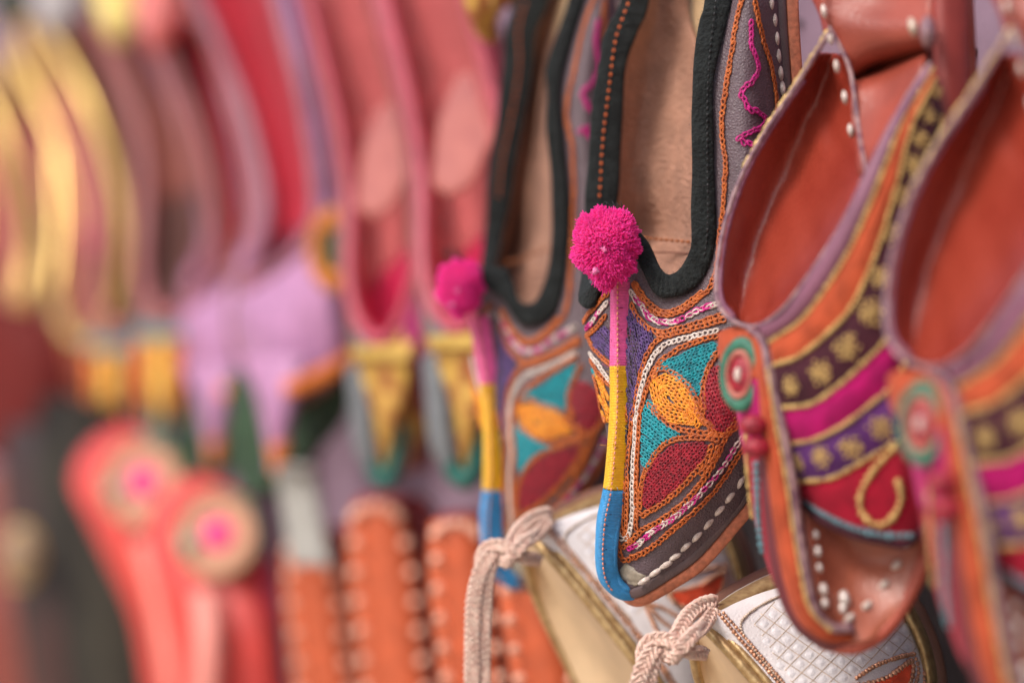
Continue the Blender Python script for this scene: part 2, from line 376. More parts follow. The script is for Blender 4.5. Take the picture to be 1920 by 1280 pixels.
    bo = [(1178,-150,.842),(1163,0,.840),(1136,60,.839),(1117,140,.838),(1107,230,.838),(1101,320,.838),(1098,385,.838),(1096,450,.836),(1090,520,.818),(1086,566,.802),(1112,572,.795),(1140,505,.795,1),(1160,425,.787,1),(1180,455,.785,1),(1202,500,.783),(1225,547,.779),(1252,559,.777),(1288,550,.775),(1320,518,.773),(1337,475,.772),(1342,400,.771),(1340,290,.770),(1337,200,.770),(1341,130,.770),(1362,40,.772),(1373,0,.773),(1395,-150,.779)]
    bd_ = band('binding', bi, bo, .0032, M_['suede'], g1, n=300, sides=22, power=.75, pucker=.16)
    bv_ = np.array([v.co for v in bd_.data.vertices]) + np.array(origin_of(g1)); bn_ = np.array([v.normal for v in bd_.data.vertices]); acc = ([], [])
    for i in rng.choice(len(bv_), 2600):
        a = bv_[i] + rng.normal(scale=.0003, size=3); d = nz(bn_[i] + rng.normal(scale=.6, size=3)); C = np.array([a, a + d * rng.uniform(.0003, .0008)]); T_, N_, B_ = frame(C, np.array([.3, .2, 1.]))
        v, f, uv = sweep(C, N_, B_, .00004, .00004, 3, cap=False, base=len(acc[0])); acc[0].extend(v.tolist()); acc[1].extend(f)
    mesh('suede_nap', acc[0], acc[1], mat('grey_nap', (70, 76, 74), rough=.9), bd_, kind='stuff')
    # running stitches on the binding
    def stitch_run(name, pts, gap, ln, r, m, parent, jit=.2):
        """pts world polyline -> short thread pieces joined as one part"""
        a = arc(pts, gap); acc = ([], [])
        for i in range(len(a) - 1):
            t = nz(a[i + 1] - a[i]); c = a[i]; C = np.array([c - t * ln / 2, c + nz(-c) * r * .6, c + t * ln / 2]); C = crs(C, 5); T_, N_, B_ = frame(C)
            rr = r * np.array([.45, .9, 1, .9, .45]); v, f, uv = sweep(C, N_, B_, rr, rr, 6, base=len(acc[0])); acc[0].extend(v.tolist()); acc[1].extend(f)
        return mesh(name, acc[0], acc[1], m, parent, kind='stuff')
    lst = [(a, b) for a, b in T3([(288,20),(262,90),(235,170),(218,270),(205,380),(190,500),(178,600),(168,720),(162,840),(155,940)])]
    stitch_run('binding_stitching', crs(PP([(a, b, .8362) for a, b in lst]), 80), .0026, .0012, .00042, thread('bright_orange_thread', (222, 108, 44), rgb2=(190, 84, 30)), g1)
    stitch_run('binding_stitching', crs(PP([(1345,-20,.7712),(1333,80,.7695),(1327,160,.7688),(1326,280,.7685),(1327,400,.7690),(1322,470,.771),(1303,515,.7735),(1275,538,.7755),(1250,541,.777)]), 120), .0019, .0012, .00028, M_['black'], g1)
    # embroidery
    def emb(name, lines, m, on_=BV, parent=g1, **k):
        acc = ([], [])
        for L in lines:
            p, n = on(on_, L, .0008)
            ok = np.r_[True, np.linalg.norm(np.diff(p, axis=0), axis=1) < .012]
            cut = np.where(~ok)[0]
            for seg in np.split(np.arange(len(p)), cut):
                if len(seg) > 1: chain(p[seg], n[seg], acc=acc, **k)
        return mesh(name, acc[0], acc[1], m, parent) if acc[0] else None
    def alt(L, step=15):
        a = arc(np.array(sp(L)), 3); d = int(step / 3); A_, B_ = [], []
        for q, i in enumerate(range(0, len(a) - d, d)): (A_ if q % 2 == 0 else B_).append(a[i:i + d + 1].tolist())
        return A_, B_
    rimline = T1([(550,215),(590,290),(650,390),(720,450),(800,475),(900,460),(1000,400),(1090,330),(1150,280)]) + [(1345,510),(1353,450)] + T3([(740,950),(745,850),(750,750),(735,650),(732,550),(750,400),(775,250),(800,100),(825,0)]) + [(1405,-70)]
    OR = [rimline,
     T1([(560,205),(610,290),(670,375),(735,430),(805,455),(895,438),(985,385),(1070,320)]),
     T1([(545,370),(570,450),(610,505),(660,560),(725,598),(800,612),(900,590),(1000,562),(1100,530),(1230,480)]),
     T1([(735,630),(800,640),(900,622),(1000,595),(1100,565),(1240,520)]),
     T1([(800,650),(735,690),(690,755),(650,840),(620,950),(592,1080),(575,1200)]) + T2([(440,50),(425,200),(410,350),(405,500),(400,650),(397,780)]),
     T2([(385,470),(372,600),(365,720),(375,790),(400,820)]),
     T1([(1240,635),(1150,660),(1060,692),(940,735),(860,785),(795,835),(740,895),(700,970),(665,1060),(642,1150),(625,1230)]) + T2([(487,30),(480,150),(470,300),(463,450),(462,600),(458,740)]),
     T1([(725,985),(745,925),(810,905),(880,945),(960,1005),(1020,1085),(1055,1160),(1070,1260)]) + T2([(925,130),(945,175)]),
     T2([(568,-5),(600,60),(680,125),(780,158),(900,172),(1000,180),(1060,130)]),
     T2([(535,-20),(560,20)]),
     T1([(1260,720),(1190,830),(1135,940),(1108,1080),(1115,1200),(1098,1290)]) + T2([(905,110),(915,165)]),
     T2([(930,235),(905,305),(850,385),(785,462),(712,535),(635,603),(560,650),(503,682),(487,635),(493,520),(513,430),(562,330),(612,268),(690,215),(800,200),(925,205)]),
     T2([(960,245),(940,310),(880,400)]),
     T2([(1085,60),(1030,150),(975,260),(925,365),(870,460),(800,555),(720,635),(610,715),(500,780),(430,845),(395,875)]),
     T2([(1130,240),(1065,345),(1005,435),(940,520),(870,600),(790,680),(700,760),(600,850),(520,910),(440,950),(388,968),(362,920),(345,860)]),
     T3([(865,0),(880,90),(900,180),(930,280),(950,370),(960,450),(963,520),(970,600)]),
     T1([(370,290),(320,340),(270,400),(220,450),(175,515)]), T1([(345,470),(290,550),(240,600),(200,630)]),
     T1([(205,650),(240,720),(300,790),(362,850)]), T1([(222,820),(262,900),(320,970),(362,1010)]), T1([(228,900),(262,1000),(285,1100),(310,1240),(330,1290)])]
    emb('orange_embroidery', [sp(L) for L in OR], M_['orange'])
    WH = [T1([(1240,590),(1210,600),(1100,632),(980,662),(860,692),(785,735),(722,805),(672,900),(632,1030),(605,1150),(592,1270)]) + T2([(463,60),(458,150),(448,300),(440,450),(437,600),(435,700),(418,785),(395,832),(370,815),(345,780)]),
          T1([(215,765),(250,820),(290,870),(330,930),(362,975)])]
    mg = []; 
    for L in (T1([(530,270),(570,335),(620,395),(660,462),(705,502),(765,526),(850,535),(940,508),(1030,458),(1110,425),(1240,380)]), T1([(360,370),(320,420),(270,480),(225,540),(185,585)]),
              T2([(1125,170),(1060,262),(1000,360),(940,440),(880,510),(820,580),(760,640),(690,700),(620,750),(540,805),(480,860),(395,905)])):
        a_, b_ = alt(L, 15); WH += a_; mg += b_
    emb('white_embroidery', [sp(L) if len(L) > 7 and i < 2 else L for i, L in enumerate(WH)], M_['white'])
    emb('magenta_embroidery', mg, M_['magenta']).__setitem__('kind', 'stuff')
    emb('zigzag_embroidery', [arc(np.array([(1407,38),(1406,60),(1406,80),(1418,125),(1412,146),(1391,172),(1400,200),(1431,220),(1423,238),(1388,257),(1408,273),(1412,290)], float), 3).tolist()], M_['magenta'], wd=.00078)
    def fill(name, poly, m, ang, gap=6.8, **k): return emb(name, scan(poly, ang, gap), m, **k)
    fk = dict(pitch=.00128, wd=.00070, r=.00029)
    fill('teal_petal', T1([(1235,695),(1215,770),(1150,870),(1110,980),(1088,1115),(1050,1125),(1020,1060),(960,990),(900,950),(850,900),(780,915),(750,890),(800,850),(900,800),(1000,760),(1100,722),(1170,702)]), M_['teal'], 158, **fk)
    fill('teal_petal', [(1219,745),(1228,762),(1236,780),(1250,793),(1271,810),(1265,816),(1250,817),(1232,832),(1220,852),(1214,870),(1205,867),(1205,820),(1208,770)], M_['teal'], 38, **fk)
    fill('red_petal', T2([(730,235),(830,225),(905,228),(890,295),(840,375),(780,445),(700,525),(620,590),(540,628),(507,600),(520,500),(545,400),(590,320),(650,265)]), M_['crimson'], 130, **fk)
    fill('red_petal', [(1347,686),(1366,720),(1385,770),(1378,790),(1350,803),(1331,797),(1323,770),(1319,740),(1326,710),(1336,690)], M_['crimson'], 70, **fk)
    fill('violet_panel', T1([(528,420),(560,440),(640,520),(705,620),(685,690),(640,780),(610,900),(588,1010),(565,1150),(552,1290),(515,1290),(515,430)]), M_['violet'], 78, **fk)
    fill('violet_panel', T1([(222,640),(330,550),(366,560),(366,830),(262,735)]), M_['violet'], 50, **fk)
    fill('dark_panel', T1([(518,560),(560,600),(600,700),(590,900),(560,1100),(545,1290),(512,1290)]) , M_['dark'], 85, **fk)
    fill('dark_panel', T2([(395,120),(425,120),(410,400),(390,440)]), M_['dark'], 88, **fk)
    fill('yellow_petal', T1([(255,930),(362,1015),(362,1290),(322,1290),(290,1120)]), M_['yellow'], 70, **fk)
    fill('teal_petal', T1([(218,865),(262,915),(255,945),(235,925)]), M_['teal'], 60, **fk)
    # yellow petal, worked round a slit
    cen = np.array(sp(T1([(815,1095),(835,1150),(890,1190),(975,1222)]), 20)); outp = np.array(sp([(1228,716),(1245,706),(1265,711),(1285,727),(1300,747),(1309,770),(1316,792),(1292,793),(1264,789),(1243,776),(1231,753),(1225,730),(1228,716)], 60))
    nearc = np.array([cen[np.argmin(((cen - q) ** 2).sum(1))] for q in outp])
    emb('yellow_petal', [(outp + (nearc - outp) * f_).tolist() for f_ in (.03, .26, .49, .70, .88)], M_['yellow'], pitch=.0015, wd=.00072, r=.00028)
    global STRIP; STRIP = True
    # toe strip: bound leather strap wrapped in coloured thread
    Lf = [(1146,528,.786),(1146,600,.786),(1146,680,.785),(1146,760,.785),(1141,840,.785),(1133,918,.786),(1122,968,.787),(1118,1012,.789),(1118,1057,.791),(1125,1088,.793),(1140,1109,.795),(1160,1120,.797),(1186,1122,.799)]
    Rt = [(1181,528,.788),(1181,600,.788),(1181,680,.788),(1180,760,.788),(1177,840,.788),(1171,918,.789),(1163,968,.790),(1157,1012,.791),(1155,1054,.793),(1159,1078,.795),(1170,1096,.796),(1182,1103,.797),(1194,1105,.799)]
    def sub(L, a, b, n=14): q = crs(np.array(L, float), 400); s = q[int(a * 399):int(b * 399) + 1]; return [tuple(v) for v in crs(s, n)] if len(s) > n * 2 else [tuple(v) for v in s]
    ts = thing if False else None
    for nm, a, b, m, lb in (('pink_strip', 0, .173, 'wpink', 'pink part of the toe strip'), ('yellow_strip', .174, .416, 'wyellow', 'yellow part of the toe strip'), ('blue_strip', .417, 1, 'wblue', 'blue part of the toe strip')):
        e = band(nm, sub(Lf, a, b, 24), sub(Rt, a, b, 24), .0048, M_[m], g1, n=90, sides=18, power=.6, label=lb)
        cl = [(x_ - 5.5, y_, z_ - .0014) for x_, y_, z_ in sub(Rt, a, b, 24)]
        tube('edge_cord', cl, .0014, M_[m], e, n=80, sides=10)
        mid = crs(np.array([(l[0] * .66 + r[0] * .34, l[1], l[2] - .0020) for l, r in zip(sub(Lf, a, b, 24), sub(Rt, a, b, 24))]), 90)
        if nm == 'blue_strip': mid = mid[:66]
        stitch_run('centre_stitching', PP(mid), .0016, .0011, .00030, M_['salmon'], e)
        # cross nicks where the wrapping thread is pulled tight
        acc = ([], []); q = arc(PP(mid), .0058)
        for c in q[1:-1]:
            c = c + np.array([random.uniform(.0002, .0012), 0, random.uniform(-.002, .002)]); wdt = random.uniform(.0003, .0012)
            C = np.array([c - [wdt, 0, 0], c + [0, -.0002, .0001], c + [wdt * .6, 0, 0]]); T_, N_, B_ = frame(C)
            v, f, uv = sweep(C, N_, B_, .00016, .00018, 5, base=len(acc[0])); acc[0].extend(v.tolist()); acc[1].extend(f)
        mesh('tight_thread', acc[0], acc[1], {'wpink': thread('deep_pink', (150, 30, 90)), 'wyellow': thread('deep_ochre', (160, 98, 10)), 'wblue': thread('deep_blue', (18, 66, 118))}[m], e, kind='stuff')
        acc = ([], [])
        for i in range(26):
            q0 = PP(mid)[random.choice([0, 1, 2, 3]) if i % 2 else random.randrange(len(mid))] + np.array([random.uniform(-.003, .003), -.0004, random.uniform(-.0008, .0008)]); C = crs(np.array([q0, q0 + rng.normal(scale=.0005, size=3) + [0, -.0004, 0], q0 + rng.normal(scale=.0012, size=3) + [0, -.0008, 0]]), 5); T_, N_, B_ = frame(C)
            v, f, uv = sweep(C, N_, B_, .00006, .00006, 3, base=len(acc[0])); acc[0].extend(v.tolist()); acc[1].extend(f)
        mesh('stray_fibre', acc[0], acc[1], M_[m], e, kind='stuff')
    # pompom
    def pompom(c, rx, rz, parent, n=22000):
        u = rng.normal(size=(n, 3)); u = nz(u); u = u[u[:, 1] < .6]; n = len(u)
        lump = 1 + .10 * np.sin(u[:, 0] * 5 + 1 + u[:, 2] * 2) * np.cos(u[:, 2] * 4 + 1) + .05 * np.sin(u[:, 2] * 11 + u[:, 0] * 9) - .05 * u[:, 0] * u[:, 2]
        sc = np.array([rx, rx * .95, rz]); base = c + u * sc * .72; ln = (rng.uniform(.88, 1.05, n) + (rng.random(n) < .02) * .09) * lump
        tip = c + u * sc * ln[:, None] + rng.normal(scale=.00035, size=(n, 3)); ax = nz(tip - base)
        a = nz(np.cross(ax, rng.normal(size=(n, 3)))); b = np.cross(ax, a); vs = []; r0 = .00021
        for k in range(3):
            t = 2 * math.pi * k / 3; vs.append(base + r0 * (a * math.cos(t) + b * math.sin(t)))
        for k in range(3):
            t = 2 * math.pi * k / 3; vs.append(tip + r0 * .9 * (a * math.cos(t) + b * math.sin(t)))
        v = np.stack(vs, 1).reshape(-1, 3); f = []
        for i in range(n):
            o = i * 6; f += [(o, o + 1, o + 4, o + 3), (o + 1, o + 2, o + 5, o + 4), (o + 2, o, o + 3, o + 5), (o + 3, o + 4, o + 5)]
        p = mesh('pompom', v, f, M_['pom'], parent, smooth=False)
        th, ph = np.meshgrid(np.linspace(.01, math.pi - .01, 14), np.linspace(0, 2 * math.pi, 20), indexing='ij')
        s = np.stack([np.sin(th) * np.cos(ph), np.sin(th) * np.sin(ph), np.cos(th)], -1) * sc * .8 + c
        mesh('pompom_core', s.reshape(-1, 3), gridfaces(14, 20), M_['pom'], p)
        return p
    pc = P(1139, 463, .778); po = pompom(pc, .0098 if WARP is None else .0078, .0117 if WARP is None else .0096, g1)
    for (x, y) in ((1133, 468), (1117, 508)):
        c = pc + (P0(x, y, .7690 if y < 480 else .7705) - P0(1139, 463, .778)) * (1 if WARP is None else .8); acc = ([], [])
        for i in range(60):
            d = nz(np.array([random.gauss(0, 1), -2.2, random.gauss(0, 1)])); a = c + rng.normal(scale=.00035, size=3); C = np.array([a - d * .0012, a + d * random.uniform(.0003, .0008)]); T_, N_, B_ = frame(C, np.array([.3, .1, 1.]))
            v, f, uv = sweep(C, N_, B_, .00014, .00014, 3, base=len(acc[0])); acc[0].extend(v.tolist()); acc[1].extend(f)
        mesh('pale_tuft', acc[0], acc[1], M_['pomw'], po)
    acc = ([], [])
    for i in range(26):
        a = P(1125 + random.uniform(0, 40), 398 + random.uniform(-6, 10), .782); C = crs(np.array([a, a + [random.uniform(-.001, .001), 0, .0012], a + [random.uniform(-.002, .002), 0, .0026]]), 5); T_, N_, B_ = frame(C)
        v, f, uv = sweep(C, N_, B_, .0001, .0001, 3, base=len(acc[0])); acc[0].extend(v.tolist()); acc[1].extend(f)
    mesh('frayed_thread', acc[0], acc[1], M_['black'], g1, kind='stuff')
    STRIP = False
    # welt, sole
    seam = [(1150,1078,.804),(1163,1098,.800),(1197,1104,.794),(1250,1073,.790),(1297,1043,.788),(1350,985,.786),(1402,918,.785),(1440,800,.783),(1456,650,.782),(1476,330,.781),(1466,150,.7805),(1458,0,.780),(1460,-150,.785)]
    so1 = [(1155,1090,.805),(1170,1112,.801),(1200,1118,.795),(1260,1083,.790),(1310,1047,.788),(1365,985,.786),(1414,918,.785),(1456,800,.783),(1474,650,.782),(1494,330,.781),(1483,150,.7805),(1474,0,.780),(1476,-150,.785)]
    so2 = [(1160,1100,.809),(1176,1122,.805),(1204,1131,.799),(1268,1098,.793),(1320,1064,.790),(1376,1003,.788),(1423,936,.787),(1470,800,.785),(1488,650,.784),(1512,330,.783),(1504,150,.7825),(1496,0,.782),(1498,-150,.787)]
    sfar = [(1162,1098,.812),(1178,1112,.814),(1200,1105,.818),(1215,1060,.822),(1230,1010,.827),(1245,940,.835),(1260,860,.842),(1275,740,.85),(1285,600,.855),(1310,330,.86),(1318,150,.862),(1318,0,.862),(1320,-150,.865)]
    band('welt', [(x - 6, y - 5, z) for x, y, z in seam], so1, .0026, M_['welt'], g1, n=160, power=.8)
    band('sole', [(x - 2, y - 2, z + .001) for x, y, z in so1], so2, .0032, M_['sole'], g1, n=160, power=.6)
    band('sole_underside', so2, sfar, .003, M_['sole'], g1, n=90, sides=12, power=.5)
    stp = T2([(500,1105),(568,1055),(637,1005),(693,953),(762,888),(832,825),(905,745),(975,660),(1040,578),(1108,480)]) + [(1412,868)] + T3([(960,-30),(950,15),(965,95),(975,180),(983,260),(993,340),(1003,410)])
    allw = crs(PP([(x - 1, y - 1, z - .0021) for x, y, z in seam]), 400)
    for x, y in stp:
        wx, wy = (x, y) if WARP is None else WARP(x, y, .78)[:2]; px = 960 + allw[:, 0] / allw[:, 1] * F; py = 640 - allw[:, 2] / allw[:, 1] * F
        i = int(np.argmin((px - wx) ** 2 + (py - wy) ** 2)); i = min(max(i, 2), 397); t = nz(allw[i + 2] - allw[i - 2])
        q, _ = proj(BV, x, y, allw[i, 1], 0); one_stitch(P(x, y, min(allw[i, 1], q[1]) - .0010 - (0 if WARP is None else .125)), t, .0043, .00085, M_['white'], g1)
    # glossy worn toe
    patch('toe_tip', [[(1163,1052,.7945),(1178,1050,.7925),(1196,1056,.7915)],[(1163,1078,.7955),(1182,1078,.792),(1210,1076,.7905)],[(1170,1094,.797),(1190,1097,.7935),(1216,1088,.791)]], mat('glossy_toe_glue', (150, 140, 124), rough=.22, var=.3, vscale=300, bump=.8, bscale=350), g1, 14, 14, .0006, jit=.0002)
    return g1
g1 = grey_shoe('sharp grey embroidered shoe with round pink pompom, in front of its blurred twin')
PAIRS = [((1163,680),(918,714)),((1155,918),(928,920)),((1140,1105),(935,1085)),((1190,1112),(975,1092)),
 ((1163,0),(964,0)),((1178,-150),(1005,-150)),((1117,140),(936,140)),((1101,320),(915,315)),((1096,450),(905,450)),((1092,560),(903,548)),
 ((1218,0),(1034,0)),((1232,-150),(1075,-150)),((1175,130),(1006,130)),((1167,230),(984,230)),((1163,320),(968,320)),((1155,385),(957,385)),((1145,450),(944,460)),
 ((1252,514),(990,568)),((1252,559),(990,610)),((1205,470),(935,535)),((1292,475),(1026,515)),((1337,475),(1062,500)),((1296,280),(1022,250)),((1340,280),(1058,250)),((1300,130),(1022,130)),((1341,130),(1060,125)),((1320,0),(1064,0)),((1373,0),(1100,0)),((1338,-150),(1110,-150)),((1395,-150),(1150,-150)),((1297,440),(1036,430)),
 ((1290,690),(1032,742)),((1268,755),(1020,797)),((1268,880),(1028,895)),((1225,820),(990,842)),((1350,745),(1100,745)),((1297,1043),(1060,1030)),((1402,918),(1160,900)),((1197,1104),(985,1085)),((1395,200),(1095,200)),((1476,330),(1165,330)),((1458,0),(1170,0)),((1456,650),(1190,660))]
WARP = tps([p[0] for p in PAIRS], [p[1] for p in PAIRS], .125)
g2 = grey_shoe('blurred grey embroidered shoe with drooping pink pompom, hanging behind its twin')
WARP = None

# ------------------------------------------------------------------ copying whole things
def children(o): return [c for c in ALL if c.parent is o]
def copy_thing(root, Tv, label, rot=None, scale=None):
    global ALL; ALL = list(bpy.data.objects)
    def cp(o, par):
        c = o.copy(); COL.objects.link(c); c.parent = par
        for ch in children(o): cp(ch, c)
        return c
    r = cp(root, None); r.location = root.location + Vector(Tv); r['label'] = label
    if rot: r.rotation_euler = rot
    if scale: r.scale = scale
    return r
# ------------------------------------------------------------------ red leather shoe with velvet bands
KH = 'red leather shoes with velvet bands'
ra = thing('banded_shoe', P(1600, 1210, .71), 'red leather shoe with velvet bands whose whole curled toe shows, beside the grey shoe', 'shoe', KH)
rimL = [(1556,60,.730),(1500,150,.738),(1440,240,.743),(1395,320,.746),(1362,410,.746),(1346,490,.744),(1345,560,.738),(1370,598,.730)]
rimR = [(1745,118,.70),(1712,165,.698),(1668,240,.696),(1622,332,.697),(1578,422,.70),(1523,508,.704),(1465,583,.712),(1415,612,.722)]
patch('lining', [[l, (l[0] + (r[0] - l[0]) * a, l[1] + (r[1] - l[1]) * a, l[2] + .010), (l[0] + (r[0] - l[0]) * .7, l[1] + (r[1] - l[1]) * .7, (l[2] + r[2]) / 2 + .012), (r[0] + 8, r[1] + 4, r[2] + .006)] for l, r, a in
  [((1530,100,.734),(1576,100,.733),.35), ((1500,150,.738),(1592,150,.730),.35), (rimL[2], (1600,240,.725), .35), (rimL[3], (1616,330,.708), .35)] + [(rimL[i], rimR[i], .35) for i in range(4, 8)]], M_['red'], ra, 60, 30, jit=.0004)
patch('insole', [
 [(1520,-120,.737),(1640,-120,.733),(1760,-120,.716)],[(1535,0,.735),(1645,0,.728),(1752,0,.713)],[(1563,60,.733),(1652,55,.722),(1748,50,.71)],
 [(1592,118,.733),(1650,98,.727),(1742,75,.713)],[(1600,150,.742),(1655,124,.744),(1738,98,.722)],[(1602,172,.731),(1660,150,.727),(1735,120,.712)],[(1606,230,.727),(1665,210,.72),(1720,190,.708)],[(1614,330,.714),(1628,325,.709),(1650,300,.700)]], M_['redin'], ra, 60, 20, .002)
tube('insole_piping', [(1555,50,.7325),(1572,80,.7315),(1592,125,.730),(1601,170,.728),(1609,230,.725),(1618,290,.715),(1628,335,.703)], .0007, M_['lilacpipe'], ra)
for x, y in ((1540,-15),(1545,22),(1557,72),(1569,125),(1584,183),(1595,245),(1600,308)):
    one_stitch(P(x, y, .7305), nz(np.array([.18, 0, -1.])), .0036, .0008, M_['white'], ra)
one_stitch(P(1740, 62, .699), nz(np.array([.05, 0, -1.])), .008, .0021, M_['lilacpipe'], ra, 'knot'); one_stitch(P(1712, 52, .704), nz(np.array([.3, 0, -1.])), .005, .0013, M_['net'], ra, 'knot')
patch('strap', [[(1500,-120,.745),(1545,-120,.738)],[(1520,-20,.743),(1556,-20,.737)],[(1540,30,.739),(1566,40,.735)],[(1548,62,.737),(1568,72,.733)]], M_['red'], ra, 12, 6, .002)
band('sole', [(1748,-120,.708),(1750,0,.706),(1755,100,.704),(1765,260,.702)], [(1812,-120,.712),(1812,0,.710),(1812,120,.708),(1815,300,.706)], .006, leather('dark_red_sole', (136, 52, 44)), ra, n=30)
allrim = rimL + rimR[::-1]
tube('rim_piping', allrim[:], .00075, M_['lilacpipe'], ra, n=160, wob=.05)
tube('rim_lining', [(x + 7, y - 1, z + .0005) for x, y, z in rimL[1:]], .0009, M_['vmauve'], ra, n=90, wob=.1)
tube('gold_cord', [(x - 3, y - 3, z + .0008) for x, y, z in rimL[:4]], .0006, M_['gold'], ra, n=60, wob=.25)
YC = [.706,.699,.693,.689,.687,.688,.691,.70]
def cv(L, d=0): return [(x, y, YC[i] + d) for i, (x, y) in enumerate(L)]
c0 = cv([(1420,615),(1470,588),(1522,514),(1572,432),(1612,352),(1650,272),(1690,200),(1747,120)], .001)
c1 = cv([(1444,640),(1502,600),(1551,537),(1597,460),(1631,383),(1662,305),(1692,230),(1749,130)])
c2 = cv([(1452,684),(1499,667),(1555,622),(1600,570),(1643,475),(1682,350),(1710,240),(1754,150)], -.001)
c3 = cv([(1462,765),(1521,757),(1572,723),(1622,678),(1665,630),(1710,530),(1742,400),(1766,220)], -.002)
c4 = cv([(1479,832),(1527,824),(1583,796),(1634,757),(1670,723),(1722,630),(1760,500),(1785,280)], -.001)
c5 = cv([(1499,902),(1555,897),(1611,869),(1667,835),(1695,815),(1745,715),(1785,570),(1808,320)], .001)
c6 = cv([(1506,940),(1540,967),(1594,993),(1650,1008),(1707,1010),(1752,930),(1800,760),(1832,420)], .006)
cs = [c0, c1, c2, c3, c4, c5, c6]
gb = []
for k, (nm, m) in enumerate((('mauve_band', 'vmauve'), ('orange_velvet_band', 'vorange'), ('flowered_black_band', 'vblack'), ('magenta_velvet_band', 'vmag'), ('flowered_purple_band', 'vpurple'), ('crimson_velvet_band', 'vcrim'))):
    mid = [((a[0] + b[0]) / 2, (a[1] + b[1]) / 2, (a[2] + b[2]) / 2 - .0012) for a, b in zip(cs[k], cs[k + 1])]
    g = patch_pts([cs[k], mid, cs[k + 1]], 14, 60); gb.append(g); patch(nm, g, M_[m], ra, solid=.0012)
BA = bvh_of(*gb)
# toe leather under the vamp
toe = [[(1504,930,.712),(1560,955,.712),(1640,985,.710),(1715,1000,.708)],[(1512,1010,.705),(1575,1030,.712),(1650,1045,.712),(1738,1010,.705)],[(1525,1090,.702),(1580,1090,.71),(1650,1090,.709),(1722,1085,.704)],
 [(1545,1165,.704),(1590,1150,.706),(1640,1145,.706),(1690,1138,.704)],[(1562,1200,.708),(1595,1205,.705),(1628,1200,.704),(1658,1178,.706)]]
gt = patch_pts(toe, 40, 30); patch('toe_leather', gt, leather('worn_toe_leather', (158, 88, 66), rough=.35, bscale=500), ra, solid=.0014); BT = bvh_of(gt)
tube('sole_edge', [(1500,1120,.716),(1530,1190,.713),(1566,1208,.710),(1611,1209,.707),(1664,1175,.706),(1706,1113,.705),(1735,1040,.705),(1770,900,.706),(1810,650,.708),(1835,420,.71)], .0022, leather('sole_edge_leather', (160, 74, 56)), ra, n=90)
band('sole_back', [(1470,1080,.722),(1530,1190,.722),(1600,1205,.718),(1664,1170,.714),(1735,1040,.712),(1810,650,.714),(1835,300,.716),(1820,-120,.72)], [(1450,900,.76),(1480,1000,.765),(1520,1000,.765),(1540,960,.765),(1560,800,.77),(1600,500,.775),(1620,300,.775),(1620,-120,.775)], .003, M_['red'], ra, n=50, power=.5)
for x, y in ((1684,1060),(1659,1097),(1625,1136),(1591,1159),(1705,1020)):
    p, n = proj(BT, x, y, .705, .0008); one_stitch(p, nz(np.array([-1, 0, -.9])), .0030, .0010, M_['white'], ra)
for x, y, s in ((1524,1005,.8),(1527,1035,1),(1530,1065,.8),(1538,1105,1.1),(1541,1130,.9),(1580,1125,1.5),(1577,1142,1)):
    p, n = proj(BT, x, y, .705, .0012); one_stitch(p, nz(np.array([.2, 0, -1])), .0026 * s, .0010 * s, mat('silvery_stitch', (232, 222, 214), rough=.25, metal=.3), ra)
# cords of gold between bands: small beads of couched thread
def beads(name, pts3, r, m, parent, gap=None, label=None):
    a = arc(pts3, gap or r * 1.9); th, ph = np.meshgrid(np.linspace(.02, math.pi - .02, 5), np.linspace(0, 2 * math.pi, 8)[:-1], indexing='ij')
    s = np.stack([np.sin(th) * np.cos(ph), np.sin(th) * np.sin(ph), np.cos(th)], -1).reshape(-1, 3); vs = []; fs = []
    for i, c in enumerate(a):
        rr = r * random.uniform(.8, 1.15); vs.append(c + s * rr); fs += gridfaces(5, 7, True, i * 35)
    return mesh(name, np.concatenate(vs), fs, m, parent, label=label)
for k in range(1, 6):
    p = crs(PP(cs[k], -.0012), 80); beads('gold_cord', p, .0008, M_['gold'], ra)
beads('blue_cord', crs(PP([(x, y - 6, z - .0015) for x, y, z in c6[:5]]), 60), .0010, M_['bluegrey'], ra)
tube('dark_piping', [(x, y + 4, z) for x, y, z in c6], .0014, M_['vblack'], ra)
def rosette(x, y, s, bv, parent, Yd=.69):
    p, n = proj(bv, x, y, Yd, .0006); t = nz(np.cross(n, [0, 0, 1.])); b = np.cross(n, t); vs = []; fs = []
    th, ph = np.meshgrid(np.linspace(.02, math.pi - .02, 5), np.linspace(0, 2 * math.pi, 7)[:-1], indexing='ij')
    sph = np.stack([np.sin(th) * np.cos(ph), np.sin(th) * np.sin(ph), np.cos(th)], -1).reshape(-1, 3)
    a0 = random.uniform(0, 1); k = 0
    for rad, num, sz in ((.86, 14, .13), (.58, 9, .15), (.28, 5, .15), (0, 1, .2)):
        for q_ in range(num):
            a = a0 + q_ * 2 * math.pi / num + random.uniform(-.15, .15); rr = s * rad * (1 + (.14 * math.cos(6 * a) if rad > .7 else 0)) * random.uniform(.93, 1.07)
            vs.append(p + rr * (t * math.cos(a) + b * math.sin(a)) + sph * s * sz * random.uniform(.8, 1.2)); fs += gridfaces(5, 6, True, k * 30); k += 1
    return mesh('gold_flower', np.concatenate(vs), fs, M_['gold'], parent)
for x, y, s in ((1485,723,.0030),(1541,698,.0036),(1589,650,.0038),(1632,585,.0038),(1657,520,.0034),(1680,440,.0032),(1697,370,.0032),(1712,310,.003),(1725,262,.003),(1738,215,.0028),(1750,172,.0024)): rosette(x, y, s, BA, ra)
for x, y, s in ((1496,866,.0028),(1541,856,.0032),(1597,838,.0036),(1653,800,.0036),(1705,720,.0034),(1750,620,.003)): rosette(x, y, s, BA, ra)
